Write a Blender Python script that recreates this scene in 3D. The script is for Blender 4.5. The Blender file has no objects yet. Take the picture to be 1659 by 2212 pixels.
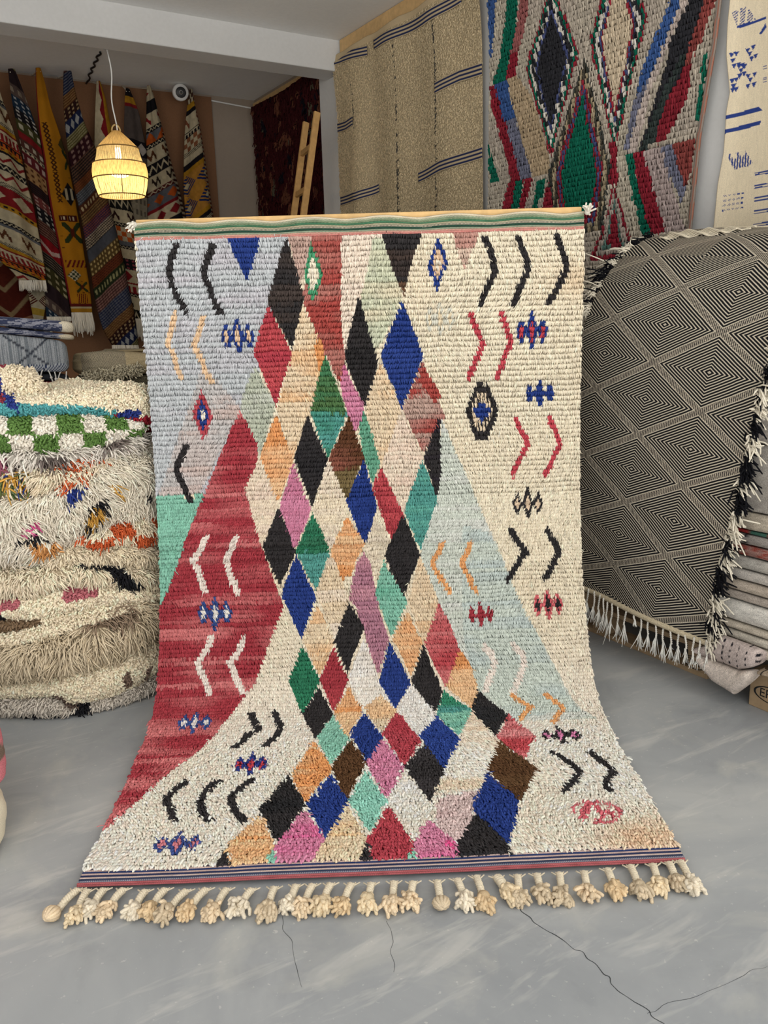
LAMPW = 9.0
import bpy, math, random
import numpy as np
rng = np.random.default_rng(11)
random.seed(5)
sc = bpy.context.scene
COL = sc.collection
PI = math.pi

# ------------------------------------------------------------------ camera model (solved from the room's vanishing points)
F = 1764.0; PX, PY = 829.5, 1106.0
YAW, PIT, ROL = [math.radians(v) for v in (31.22, 13.21, -1.62)]
CAM = np.array([0, 0, 1.5])
W = np.array([math.sin(YAW)*math.cos(PIT), math.cos(YAW)*math.cos(PIT), -math.sin(PIT)])
_r0 = np.array([math.cos(YAW), -math.sin(YAW), 0]); _u0 = np.cross(_r0, W)
R = _r0*math.cos(ROL) + _u0*math.sin(ROL); U = np.cross(R, W)
def ray(px, py):
    return W + R*(px-PX)/F - U*(py-PY)/F
def on(px, py, ax, val):                     # the point of the plane axis=val seen at a pixel of the photograph
    d = ray(px, py); return CAM + d*(val-CAM[ax])/d[ax]

def lin(c):
    c = np.asarray(c, float)/255.0
    return np.where(c <= .04045, c/12.92, ((c+.055)/1.055)**2.4)

# ------------------------------------------------------------------ noise
def _h(ix, iy, seed):
    n = (ix.astype(np.int64)*374761393 + iy.astype(np.int64)*668265263 + seed*974634777) & 0x7fffffff
    n = ((n ^ (n >> 13))*1274126177) & 0x7fffffff
    return ((n ^ (n >> 16)) & 0xffff)/65535.0
def vn(x, y, seed=0):
    x = np.asarray(x, float); y = np.asarray(y, float)+0*x
    ix, iy = np.floor(x), np.floor(y); fx, fy = x-ix, y-iy
    fx = fx*fx*(3-2*fx); fy = fy*fy*(3-2*fy)
    a = _h(ix, iy, seed); b = _h(ix+1, iy, seed); c = _h(ix, iy+1, seed); d = _h(ix+1, iy+1, seed)
    return (a*(1-fx)+b*fx)*(1-fy)+(c*(1-fx)+d*fx)*fy
def fbm(x, y, seed=0):
    return .55*vn(x, y, seed)+.3*vn(x*2.1, y*2.1, seed+1)+.15*vn(x*4.3, y*4.3, seed+2)
def unit(v):
    return v/np.maximum(np.linalg.norm(v, axis=-1, keepdims=True), 1e-9)

# ------------------------------------------------------------------ mesh building
class MB:
    """collects vertices, quads and tris, then links them as ONE mesh object"""
    def __init__(s): s.V = []; s.Q = []; s.T = []; s.C = []; s.UV = []; s.n = 0
    def add(s, V, Q=None, T=None, col=None, uv=None):
        V = np.asarray(V, float).reshape(-1, 3)
        if Q is not None and len(Q): s.Q.append(np.asarray(Q, np.int64).reshape(-1, 4)+s.n)
        if T is not None and len(T): s.T.append(np.asarray(T, np.int64).reshape(-1, 3)+s.n)
        c = np.ones((len(V), 3))*.5 if col is None else np.broadcast_to(np.asarray(col, float), (len(V), 3))
        s.C.append(c); s.V.append(V); s.UV.append(np.zeros((len(V), 2)) if uv is None else np.asarray(uv, float)); s.n += len(V)
        return s
    def grid(s, P, col=None, uv=None, wrap=False):      # P (nv,nu,3)
        P = np.asarray(P, float); nv, nu = P.shape[:2]
        i = np.arange(nv*nu).reshape(nv, nu)
        if wrap: i = np.concatenate([i, i[:, :1]], 1)
        q = np.stack([i[:-1, :-1], i[:-1, 1:], i[1:, 1:], i[1:, :-1]], -1).reshape(-1, 4)
        c = None if col is None else (np.asarray(col, float).reshape(-1, 3) if np.ndim(col) == 3 else col)
        return s.add(P, q, None, c, None if uv is None else np.asarray(uv).reshape(-1, 2))
    def box(s, lo, hi, col=None):
        x0, y0, z0 = lo; x1, y1, z1 = hi
        V = [(x0,y0,z0),(x1,y0,z0),(x1,y1,z0),(x0,y1,z0),(x0,y0,z1),(x1,y0,z1),(x1,y1,z1),(x0,y1,z1)]
        return s.add(V, [(0,3,2,1),(4,5,6,7),(0,1,5,4),(1,2,6,5),(2,3,7,6),(3,0,4,7)], None, col)
    def beam(s, a, b, w, h, up=(0,0,1), col=None):      # a box between two points
        a = np.array(a, float); b = np.array(b, float); t = unit(b-a); n = unit(np.cross(t, np.array(up, float))); m = np.cross(n, t)
        V = [p+n*w/2*i+m*h/2*j for p in (a, b) for i, j in ((-1,-1),(1,-1),(1,1),(-1,1))]
        return s.add(V, [(0,1,2,3),(7,6,5,4),(0,4,5,1),(1,5,6,2),(2,6,7,3),(3,7,4,0)], None, col)
    def tube(s, pts, r, k=8, col=None, caps=True):
        pts = np.asarray(pts, float); n = len(pts); r = np.broadcast_to(np.asarray(r, float), (n,))
        t = unit(np.gradient(pts, axis=0)); ref = np.array([0, 0, 1.]) if abs(t[0, 2]) < .9 else np.array([1., 0, 0])
        a = unit(np.cross(t, ref)); b = np.cross(t, a); th = np.arange(k)/k*2*PI
        P = pts[:, None]+r[:, None, None]*(a[:, None]*np.cos(th)[None, :, None]+b[:, None]*np.sin(th)[None, :, None])
        i = np.arange(n*k).reshape(n, k); i2 = np.concatenate([i, i[:, :1]], 1)
        q = np.stack([i2[:-1, :-1], i2[:-1, 1:], i2[1:, 1:], i2[1:, :-1]], -1).reshape(-1, 4)
        V = P.reshape(-1, 3); T = None
        if caps:
            V = np.concatenate([V, pts[:1]-t[:1]*r[0]*.4, pts[-1:]+t[-1:]*r[-1]*.4])
            T = [(i[0, (j+1) % k], i[0, j], n*k) for j in range(k)]+[(i[-1, j], i[-1, (j+1) % k], n*k+1) for j in range(k)]
        return s.add(V, q, T, col)
    def lathe(s, prof, c, k=32, col=None):              # prof [(r,z)]
        th = np.arange(k)/k*2*PI; pr = np.array(prof, float)
        P = np.stack([c[0]+pr[:, 0:1]*np.cos(th), c[1]+pr[:, 0:1]*np.sin(th), c[2]+pr[:, 1:2]+0*th], -1)
        return s.grid(P, col, wrap=True)
    def ball(s, c, r, k=12, col=None):
        a = np.linspace(-PI/2, PI/2, k)
        r = np.broadcast_to(np.asarray(r, float), (3,)); th = np.arange(k*2)/k*PI
        P = np.stack([c[0]+r[0]*np.cos(a)[:, None]*np.cos(th), c[1]+r[1]*np.cos(a)[:, None]*np.sin(th), c[2]+r[2]*np.sin(a)[:, None]+0*th], -1)
        return s.grid(P, col, wrap=True)
    def strands(s, P, D, T, L, r, col, k=3, rings=3, cu=.62, eu=.48, et=.8, prof=(.75, 1, 1, .72)):   # bent yarn ends: root, rise direction, lean, length, radius
        P = np.asarray(P, float); N = len(P)
        if N == 0: return s
        L = np.broadcast_to(np.asarray(L, float), (N,))[:, None]; r = np.broadcast_to(np.asarray(r, float), (N,))
        c = P+D*L*cu; e = P+D*L*np.asarray(eu).reshape(-1, 1)+T*L*et
        t = np.linspace(0, 1, rings)
        pos = P[:, None]*((1-t)**2)[None, :, None]+c[:, None]*(2*t*(1-t))[None, :, None]+e[:, None]*(t*t)[None, :, None]
        tan = unit((c-P)[:, None]*(1-t)[None, :, None]+(e-c)[:, None]*t[None, :, None])
        B = unit(np.cross(D, T)+1e-4*np.array([1, .3, .2]))[:, None]+0*tan
        n2 = unit(np.cross(tan, B)); th = np.arange(k)/k*2*PI
        prof = np.interp(t, [0, .35, .8, 1], prof)
        V = pos[:, :, None]+(r[:, None]*prof[None])[:, :, None, None]*(B[:, :, None]*np.cos(th)[None, None, :, None]+n2[:, :, None]*np.sin(th)[None, None, :, None])
        V = np.concatenate([V.reshape(N, rings*k, 3), (e+tan[:, -1]*r[:, None]*.7)[:, None]], 1)
        m = rings*k+1; i = np.arange(rings*k).reshape(rings, k); i2 = np.concatenate([i, i[:, :1]], 1)
        q = np.stack([i2[:-1, :-1], i2[:-1, 1:], i2[1:, 1:], i2[1:, :-1]], -1).reshape(-1, 4)
        tr = np.stack([i2[-1, :-1], i2[-1, 1:], np.full(k, m-1)], -1)
        off = (np.arange(N)*m)[:, None, None]
        C = np.repeat(np.broadcast_to(col, (N, 3)), m, 0)
        return s.add(V.reshape(-1, 3), (q[None]+off).reshape(-1, 4), (tr[None]+off).reshape(-1, 3), C)
    def build(s, name, mat, parent=None, flat=False, bevel=0, solid=0, uv=False, origin=None):
        V = np.concatenate(s.V); C = np.concatenate(s.C)
        Q = np.concatenate(s.Q) if s.Q else np.zeros((0, 4), np.int64); T = np.concatenate(s.T) if s.T else np.zeros((0, 3), np.int64)
        if origin is not None: V = V-np.asarray(origin, float)
        me = bpy.data.meshes.new(name)
        me.vertices.add(len(V)); me.vertices.foreach_set('co', V.astype(np.float32).ravel())
        nl = Q.size+T.size; me.loops.add(nl); me.loops.foreach_set('vertex_index', np.concatenate([Q.ravel(), T.ravel()]).astype(np.int32))
        me.polygons.add(len(Q)+len(T))
        me.polygons.foreach_set('loop_start', np.concatenate([np.arange(len(Q))*4, Q.size+np.arange(len(T))*3]).astype(np.int32))
        me.update(calc_edges=True)
        at = me.attributes.new('Col', 'FLOAT_COLOR', 'POINT')
        at.data.foreach_set('color', np.concatenate([C, np.ones((len(C), 1))], 1).astype(np.float32).ravel())
        if uv:
            l = me.uv_layers.new(name='UVMap'); vi = np.empty(nl, np.int32); me.loops.foreach_get('vertex_index', vi)
            l.data.foreach_set('uv', np.concatenate(s.UV)[vi].astype(np.float32).ravel())
        if flat: me.shade_flat()
        me.materials.append(mat)
        o = bpy.data.objects.new(name, me); COL.objects.link(o)
        if origin is not None and parent is None: o.location = origin
        if parent is not None: o.parent = parent; o.matrix_parent_inverse = parent.matrix_world.inverted() if origin is None else o.matrix_parent_inverse
        if bevel:
            b = o.modifiers.new('Bevel', 'BEVEL'); b.width = bevel; b.segments = 2; b.limit_method = 'ANGLE'
        if solid:
            b = o.modifiers.new('Solidify', 'SOLIDIFY'); b.thickness = solid; b.offset = 0
        return o

def tag(o, label=None, cat=None, group=None, kind=None):
    if label: o['label'] = label
    if cat: o['category'] = cat
    if group: o['group'] = group
    if kind: o['kind'] = kind
    return o
def empty(name, loc, label, cat, group=None):
    o = bpy.data.objects.new(name, None); o.empty_display_size = .05; COL.objects.link(o)
    o.location = loc; bpy.context.view_layer.update()
    return tag(o, label, cat, group)

# ------------------------------------------------------------------ materials
def mat(name, col=None, rough=.9, spec=.1, noise=.12, nscale=250, bump=0, bscale=300, metal=0, big=0, bigscale=3):
    """procedural surface: colour (or the woven colour attribute) broken up by fine fibre noise"""
    m = bpy.data.materials.new(name); m.use_nodes = True; nt = m.node_tree; N = nt.nodes; Lk = nt.links
    b = N['Principled BSDF']; b.inputs['Roughness'].default_value = rough; b.inputs['Specular IOR Level'].default_value = spec; b.inputs['Metallic'].default_value = metal
    tc = N.new('ShaderNodeTexCoord'); nz = N.new('ShaderNodeTexNoise'); nz.inputs['Scale'].default_value = nscale; nz.inputs['Detail'].default_value = 2
    Lk.new(tc.outputs['Object'], nz.inputs['Vector'])
    if col is None:
        a = N.new('ShaderNodeAttribute'); a.attribute_name = 'Col'; src = a.outputs['Color']
    else:
        rgb = N.new('ShaderNodeRGB'); rgb.outputs[0].default_value = (*lin(col), 1); src = rgb.outputs[0]
    mr = N.new('ShaderNodeMapRange'); mr.inputs[1].default_value = .3; mr.inputs[2].default_value = .7
    mr.inputs[3].default_value = 1-noise; mr.inputs[4].default_value = 1+noise
    Lk.new(nz.outputs['Fac'], mr.inputs[0])
    fac = mr.outputs[0]
    if big:
        n2 = N.new('ShaderNodeTexNoise'); n2.inputs['Scale'].default_value = bigscale; n2.inputs['Detail'].default_value = 4; Lk.new(tc.outputs['Object'], n2.inputs['Vector'])
        m2 = N.new('ShaderNodeMapRange'); m2.inputs[1].default_value = .3; m2.inputs[2].default_value = .7; m2.inputs[3].default_value = 1-big; m2.inputs[4].default_value = 1+big
        Lk.new(n2.outputs['Fac'], m2.inputs[0]); mm = N.new('ShaderNodeMath'); mm.operation = 'MULTIPLY'; Lk.new(fac, mm.inputs[0]); Lk.new(m2.outputs[0], mm.inputs[1]); fac = mm.outputs[0]
    mx = N.new('ShaderNodeVectorMath'); mx.operation = 'SCALE'; Lk.new(src, mx.inputs[0]); Lk.new(fac, mx.inputs['Scale'])
    Lk.new(mx.outputs[0], b.inputs['Base Color'])
    if bump:
        bp = N.new('ShaderNodeBump'); bp.inputs['Strength'].default_value = bump; bp.inputs['Distance'].default_value = .004
        n3 = N.new('ShaderNodeTexNoise'); n3.inputs['Scale'].default_value = bscale; n3.inputs['Detail'].default_value = 3; Lk.new(tc.outputs['Object'], n3.inputs['Vector'])
        Lk.new(n3.outputs['Fac'], bp.inputs['Height']); Lk.new(bp.outputs[0], b.inputs['Normal'])
    return m
M = {}
M['pile'] = mat('wool_pile', None, .95, .05, .17, 520, .5, 900)
M['weave'] = mat('flat_weave', None, .95, .05, .16, 420, .35, 500)
M['tweed'] = mat('tweed_weave', None, .95, .05, .30, 300, .6, 330, big=.08, bigscale=6)
M['plaster'] = mat('white_plaster', (205, 205, 204), .9, .1, .02, 40, .12, 60, big=.03, bigscale=2)
M['ceilingp'] = mat('ceiling_plaster', (236, 236, 235), .95, .05, .02, 40, .1, 40, big=.03, bigscale=1.2)
M['rearwall'] = mat('tan_plaster', (150, 137, 124), .9, .1, .02, 40, .12, 60, big=.04, bigscale=2)
M['pine'] = mat('pine_wood', None, .6, .25, .10, 30, .1, 80, big=.10, bigscale=5)
M['cord'] = mat('cord', (232, 232, 228), .6, .3, .02, 200)
M['black'] = mat('black_plastic', (22, 22, 24), .4, .4, .02, 200)
M['white'] = mat('white_plastic', (226, 226, 224), .4, .4, .01, 200)
M['board'] = mat('brown_fibreboard', (122, 88, 64), .85, .1, .06, 120, big=.05, bigscale=3)

# ------------------------------------------------------------------ traced outlines
def inpoly(x, y, poly):
    poly = np.asarray(poly, float); res = np.zeros(x.shape, bool)
    lo = poly.min(0); hi = poly.max(0); idx = np.nonzero((x >= lo[0]) & (x <= hi[0]) & (y >= lo[1]) & (y <= hi[1]))[0]
    if len(idx) == 0: return res
    xs, ys = x[idx], y[idx]; c = np.zeros(len(idx), bool); j = len(poly)-1
    for i in range(len(poly)):
        xi, yi = poly[i]; xj, yj = poly[j]
        if yi != yj: c ^= ((yi > ys) != (yj > ys)) & (xs < (xj-xi)*(ys-yi)/(yj-yi)+xi)
        j = i
    res[idx] = c; return res
def dline(x, y, pts):
    pts = np.asarray(pts, float); d = np.full(x.shape, 1e9)
    for (ax, ay), (bx, by) in zip(pts[:-1], pts[1:]):
        vx, vy = bx-ax, by-ay; t = np.clip(((x-ax)*vx+(y-ay)*vy)/(vx*vx+vy*vy+1e-12), 0, 1)
        d = np.minimum(d, np.hypot(x-ax-t*vx, y-ay-t*vy))
    return d
# ================================================================== THE LARGE RUG HANGING AND RUNNING OUT ON THE FLOOR
RW = 1.676                                     # width of the rug in metres
EA = np.array([.866, -.5, 0]); EF = np.array([.5, .866, 0])
_pf = np.array([(3.215,1.880),(3.200,1.685),(3.205,1.516),(3.208,1.341),(3.204,1.164),(3.190,.983),(3.170,.800),(3.138,.619),(3.084,.446),(3.008,.285),(2.932,.160),(2.86,.092),(2.77,.055),(2.67,.038),(2.55,.026),(2.42,.018),(2.2,.013),(1.960,.012)])
def _smooth(p, n=900):
    s = np.concatenate([[0], np.cumsum(np.hypot(*np.diff(p, axis=0).T))]); out = []
    S = np.linspace(0, s[-1], n)
    for k in (0, 1):
        v = np.interp(S, s, p[:, k]); w = np.hanning(61); w /= w.sum()
        out.append(np.convolve(np.pad(v, 30, mode='reflect', reflect_type='odd'), w, 'valid'))
    q = np.stack(out, 1); s2 = np.concatenate([[0], np.cumsum(np.hypot(*np.diff(q, axis=0).T))])
    return q, s2
PROF, PS = _smooth(_pf); RL = PS[-1]
def rug_pt(u, s):
    f = np.interp(s, PS, PROF[:, 0]); z = np.interp(s, PS, PROF[:, 1])
    return EF*f[..., None]+EA*((u-.5)*RW+.012)[..., None]+np.array([0, 0, 1.])*z[..., None]
def px2us(pts):                                # outline traced on the photograph -> rug coordinates in metres (across, along)
    out = []
    for px, py in pts:
        d = ray(px, py); df = d@EF; g = PROF[:, 0]*d[2]-(PROF[:, 1]-1.5)*df
        i = np.nonzero(np.sign(g[:-1]) != np.sign(g[1:]))[0]
        if len(i) == 0: s = 0. if abs(g[0]) < abs(g[-1]) else RL; f = np.interp(s, PS, PROF[:, 0])
        else:
            i = i[0]; w = g[i]/(g[i]-g[i+1]); s = PS[i]+(PS[i+1]-PS[i])*w; f = PROF[i, 0]+(PROF[i+1, 0]-PROF[i, 0])*w
        P = d*f/df; out.append(((P@EA-.012)+RW/2, s))
    return np.array(out)
CR=(226,214,188); CR2=(230,217,202); BE=(222,200,166); RD=(166,48,60); RD2=(190,66,74); BK=(52,49,50); BL=(34,60,134); OR=(224,150,78); OP=(226,184,134)
MT=(126,190,166); TE=(72,152,142); GR=(30,122,86); PK=(206,126,158); HP=(214,96,150); BR=(92,62,36); RU=(170,66,58); MV=(176,118,138); WH=(226,220,212); LB=(184,189,192); SG=(178,184,164); LG=(194,203,192); SA=(206,112,112); GY=(182,150,136); BB=(104,74,52)
# painted back to front: (colour, second colour for the faded rows, outline)
POLY = [
 (LB,(186,184,190),[(296,480),(640,480),(600,620),(560,800),(518,890),(440,1065),(330,1066),(300,600)]),
 (SG,(186,190,176),[(550,788),(596,871),(585,905),(563,982),(556,960),(518,885),(530,830)]),
 ((188,184,182),(196,176,168),[(440,780),(520,880),(480,970),(430,1062),(345,1062),(400,900)]),
 (MT,MT,[(330,1062),(396,1062),(398,1071),(420,1071),(421,1063),(442,1064),(430,1100),(400,1170),(375,1240),(346,1312),(330,1312)]),
 (RD,SA,[(518,883),(560,960),(556,1000),(530,1050),(545,1105),(568,1180),(606,1290),(612,1310),(600,1335),(572,1410),(552,1470),(522,1512),(488,1560),(440,1620),(345,1690),(270,1760),(213,1812),(150,1812),(330,1500),(338,1330),(346,1310),(375,1240),(400,1170),(440,1065)]),
 (GY,(196,164,150),[(620,498),(680,498),(673,560),(650,600),(655,640),(636,560)]),
 (RU,(176,110,98),[(676,498),(737,498),(737,620),(740,700),(746,770),(732,828),(715,784),(692,735),(672,685),(657,648),(654,632),(668,560)]),
 ((226,210,190),(224,206,190),[(737,498),(830,496),(800,560),(776,640),(745,770),(738,700)]),
 ((196,200,172),(210,200,170),[(808,505),(831,510),(869,636),(829,729),(812,760),(795,700),(776,642),(793,588)]),
 (BK,BB,[(823,497),(914,493),(890,560),(871,634),(845,570)]),
 (BL,BL,[(486,506),(564,498),(560,520),(533,606),(500,535)]),
 (BK,(70,60,56),[(618,505),(658,640),(630,750),(577,648)]),
 (RD2,(178,52,68),[(580,655),(630,756),(596,873),(546,756)]),
 (BE,OP,[(655,650),(690,731),(703,765),(668,890),(634,990),(597,880),(630,758)]),
 (OR,OR,[(676,735),(694,732),(704,765),(690,800),(683,770)]),
 (BK,(44,42,43),[(774,637),(820,780),(785,876),(744,770)]),
 (BL,(40,66,140),[(867,641),(916,766),(866,878),(822,768)]),
 (BE,OP,[(823,778),(866,880),(850,960),(824,1006),(800,930),(787,873)]),
 ((224,206,184),(222,196,176),[(866,880),(914,984),(872,1108),(824,1006),(845,940)]),
 (PK,HP,[(745,780),(752,800),(760,822),(783,868),(780,905),(770,928),(750,890),(733,826)]),
 ((74,112,62),(60,124,80),[(704,765),(750,894),(669,890),(690,800)]),
 (TE,GR,[(669,888),(750,890),(742,912),(711,986)]),
 (GY,RU,[(913,776),(960,895),(914,976),(867,879)]),
 (RU,RU,[(916,790),(952,850),(938,868),(902,815)]),
 (OR,OP,[(596,890),(636,991),(603,1083),(562,982)]),
 ((224,206,180),(222,200,180),[(562,985),(604,1085),(568,1182),(545,1105),(530,1052)]),
 (BK,(46,44,46),[(664,890),(710,989),(676,1092),(637,987)]),
 ((94,58,34),(136,78,60),[(755,893),(787,983),(749,1075),(712,987)]),
 ((118,100,60),(104,86,52),[(720,1010),(778,1005),(749,1075)]),
 ((92,160,130),(70,140,112),[(783,884),(797,910),(821,993),(806,1042),(787,990),(774,926)]),
 (PK,(198,116,148),[(635,996),(674,1099),(637,1184),(606,1092)]),
 ((224,208,180),(220,204,184),[(711,987),(750,1078),(716,1188),(676,1104)]),
 (BL,(30,54,122),[(785,989),(816,1092),(787,1176),(749,1080)]),
 (RD2,(160,44,56),[(823,1005),(872,1109),(845,1163),(805,1052)]),
 (TE,(84,166,150),[(912,988),(945,1076),(911,1189),(872,1100)]),
 ((198,204,192),(206,208,200),[(952,895),(1000,1010),(1045,1110),(1085,1200),(1115,1285),(1160,1370),(1205,1450),(1250,1530),(1290,1555),(1105,1560),(1030,1490),(990,1400),(950,1302),(908,1196),(944,1076),(951,1000)]),
 (LG,(184,196,192),[(1000,1130),(1060,1150),(1160,1370),(1250,1535),(1110,1552),(1030,1480),(1000,1380)]),
 (BK,(50,44,52),[(949,896),(952,1000),(947,1060),(940,1066),(924,1012),(914,985)]),
 (BK,BK,[(604,1092),(640,1190),(606,1262),(568,1180)]),
 (GR,(40,112,80),[(676,1104),(713,1186),(682,1272),(640,1186)]),
 (TE,TE,[(641,1190),(712,1190),(682,1272)]),
 (OR,OP,[(749,1110),(790,1171),(772,1200),(760,1236),(738,1250),(714,1188)]),
 ((218,204,178),(214,200,178),[(811,1112),(848,1169),(832,1200),(812,1247),(800,1215),(788,1180)]),
 (BK,(44,42,44),[(871,1106),(909,1195),(872,1287),(831,1196)]),
 (BL,BL,[(641,1195),(682,1286),(650,1378),(607,1281)]),
 (BE,(222,206,186),[(738,1245),(716,1190),(682,1272),(690,1300),(725,1378),(753,1298)]),
 (MV,(196,136,150),[(786,1188),(801,1215),(811,1279),(818,1317),(840,1373),(816,1458),(797,1395),(785,1355),(766,1308),(752,1291),(770,1215)]),
 (MT,(90,172,144),[(831,1206),(879,1296),(844,1372),(809,1279)]),
 (BE,OP,[(909,1195),(950,1302),(914,1388),(880,1298)]),
 (OP,BE,[(685,1305),(726,1382),(690,1458),(651,1376)]),
 (BK,BK,[(753,1295),(787,1353),(752,1452),(724,1380)]),
 (OP,OR,[(878,1317),(911,1384),(888,1458),(846,1376)]),
 (SA,RD2,[(947,1300),(970,1340),(990,1400),(963,1484),(914,1388)]),
 (OP,OR,[(991,1398),(1018,1440),(1032,1490),(1017,1531),(962,1480)]),
 (WH,(226,214,196),[(787,1376),(797,1395),(816,1460),(822,1474),(855,1531),(825,1583),(785,1530),(752,1465)]),
 (OP,BE,[(785,1530),(823,1500),(857,1534),(825,1583)]),
 (GR,(28,110,78),[(653,1391),(691,1466),(653,1541),(621,1467)]),
 (RD,RD2,[(723,1393),(753,1467),(721,1538),(690,1465)]),
 (BL,(38,64,138),[(840,1382),(888,1471),(855,1531),(819,1472)]),
 (BK,BK,[(912,1389),(957,1492),(939,1541),(888,1470)]),
 (WH,WH,[(888,1472),(942,1544),(903,1598),(857,1531)]),
 ((40,138,104),TE,[(958,1492),(1017,1534),(988,1595),(941,1544)]),
 (TE,MT,[(943,1544),(1017,1536),(988,1595)]),
 (BK,BK,[(689,1482),(722,1544),(684,1598),(652,1541)]),
 (OR,OP,[(753,1482),(785,1536),(753,1593),(722,1538)]),
 (OP,OP,[(724,1540),(784,1538),(753,1593)]),
 (BK,(46,46,48),[(1031,1490),(1097,1546),(1066,1596),(1016,1536)]),
 ((214,132,132),RD2,[(1099,1544),(1159,1593),(1132,1647),(1070,1596)]),
 (BL,BL,[(790,1539),(830,1598),(790,1649),(757,1588)]),
 ((132,194,172),(120,182,160),[(721,1547),(757,1598),(712,1659),(686,1596)]),
 ((186,66,80),(176,54,68),[(855,1535),(910,1605),(874,1659),(826,1588)]),
 (BL,(40,70,148),[(941,1547),(991,1600),(958,1665),(903,1593)]),
 (CR2,(224,202,176),[(1017,1536),(1076,1606),(1046,1680),(1022,1756),(1028,1768),(985,1824),(940,1790),(930,1738),(958,1666),(990,1600)]),
 ((206,182,178),(198,158,158),[(1035,1710),(1022,1756),(1028,1768),(985,1824),(940,1790),(945,1730)]),
 (OR,OP,[(679,1601),(717,1665),(659,1738),(628,1677)]),
 (BR,BR,[(758,1601),(792,1652),(748,1729),(714,1660)]),
 (PK,(196,110,148),[(825,1598),(874,1660),(837,1729),(790,1652)]),
 (BK,(62,58,60),[(919,1611),(959,1667),(929,1738),(872,1660)]),
 (BR,(104,74,44),[(1075,1603),(1156,1664),(1121,1738),(1046,1672)]),
 (BL,BL,[(1047,1675),(1123,1737),(1094,1830),(1021,1754)]),
 (BK,(40,42,46),[(1029,1764),(1060,1790),(1095,1832),(1093,1880),(994,1886),(984,1822)]),
 (BK,(40,40,42),[(623,1676),(658,1740),(601,1825),(557,1754)]),
 (BL,BL,[(715,1675),(752,1732),(703,1813),(656,1746)]),
 ((132,196,176),(140,204,186),[(790,1668),(836,1734),(798,1803),(750,1734)]),
 ((226,216,200),WH,[(874,1670),(932,1744),(894,1818),(834,1727)]),
 (PK,HP,[(654,1752),(704,1816),(668,1894),(617,1896),(594,1830)]),
 (BE,OP,[(746,1737),(794,1821),(766,1893),(664,1896),(700,1821)]),
 ((178,58,72),RD2,[(839,1743),(892,1827),(876,1890),(816,1893),(792,1818)]),
 (BK,BK,[(790,1825),(819,1894),(765,1896)]),
 (MT,MT,[(888,1834),(917,1888),(871,1892)]),
 (PK,HP,[(924,1773),(985,1826),(995,1884),(914,1888),(891,1829)]),
 ((222,70,140),(222,70,140),[(958,1815),(975,1822),(984,1838),(966,1834)]),
 (OP,OR,[(559,1764),(596,1827),(566,1896),(508,1898),(491,1830)]),
 (MT,MT,[(591,1840),(620,1894),(564,1898)]),
 (BK,BK,[(488,1838),(510,1897),(452,1900)]),
 ((190,140,126),(206,180,160),[(976,495),(1036,493),(1018,540),(1002,577),(988,545)]),
]
DIAM = [((673,520),(657,588),(700,592),(677,650),(60,150,104),(226,214,190)),((946,510),(923,571),(967,558),(945,625),BL,(220,186,150)),((434,840),(415,890),(461,897),(441,946),(184,66,78),BL)]
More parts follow.
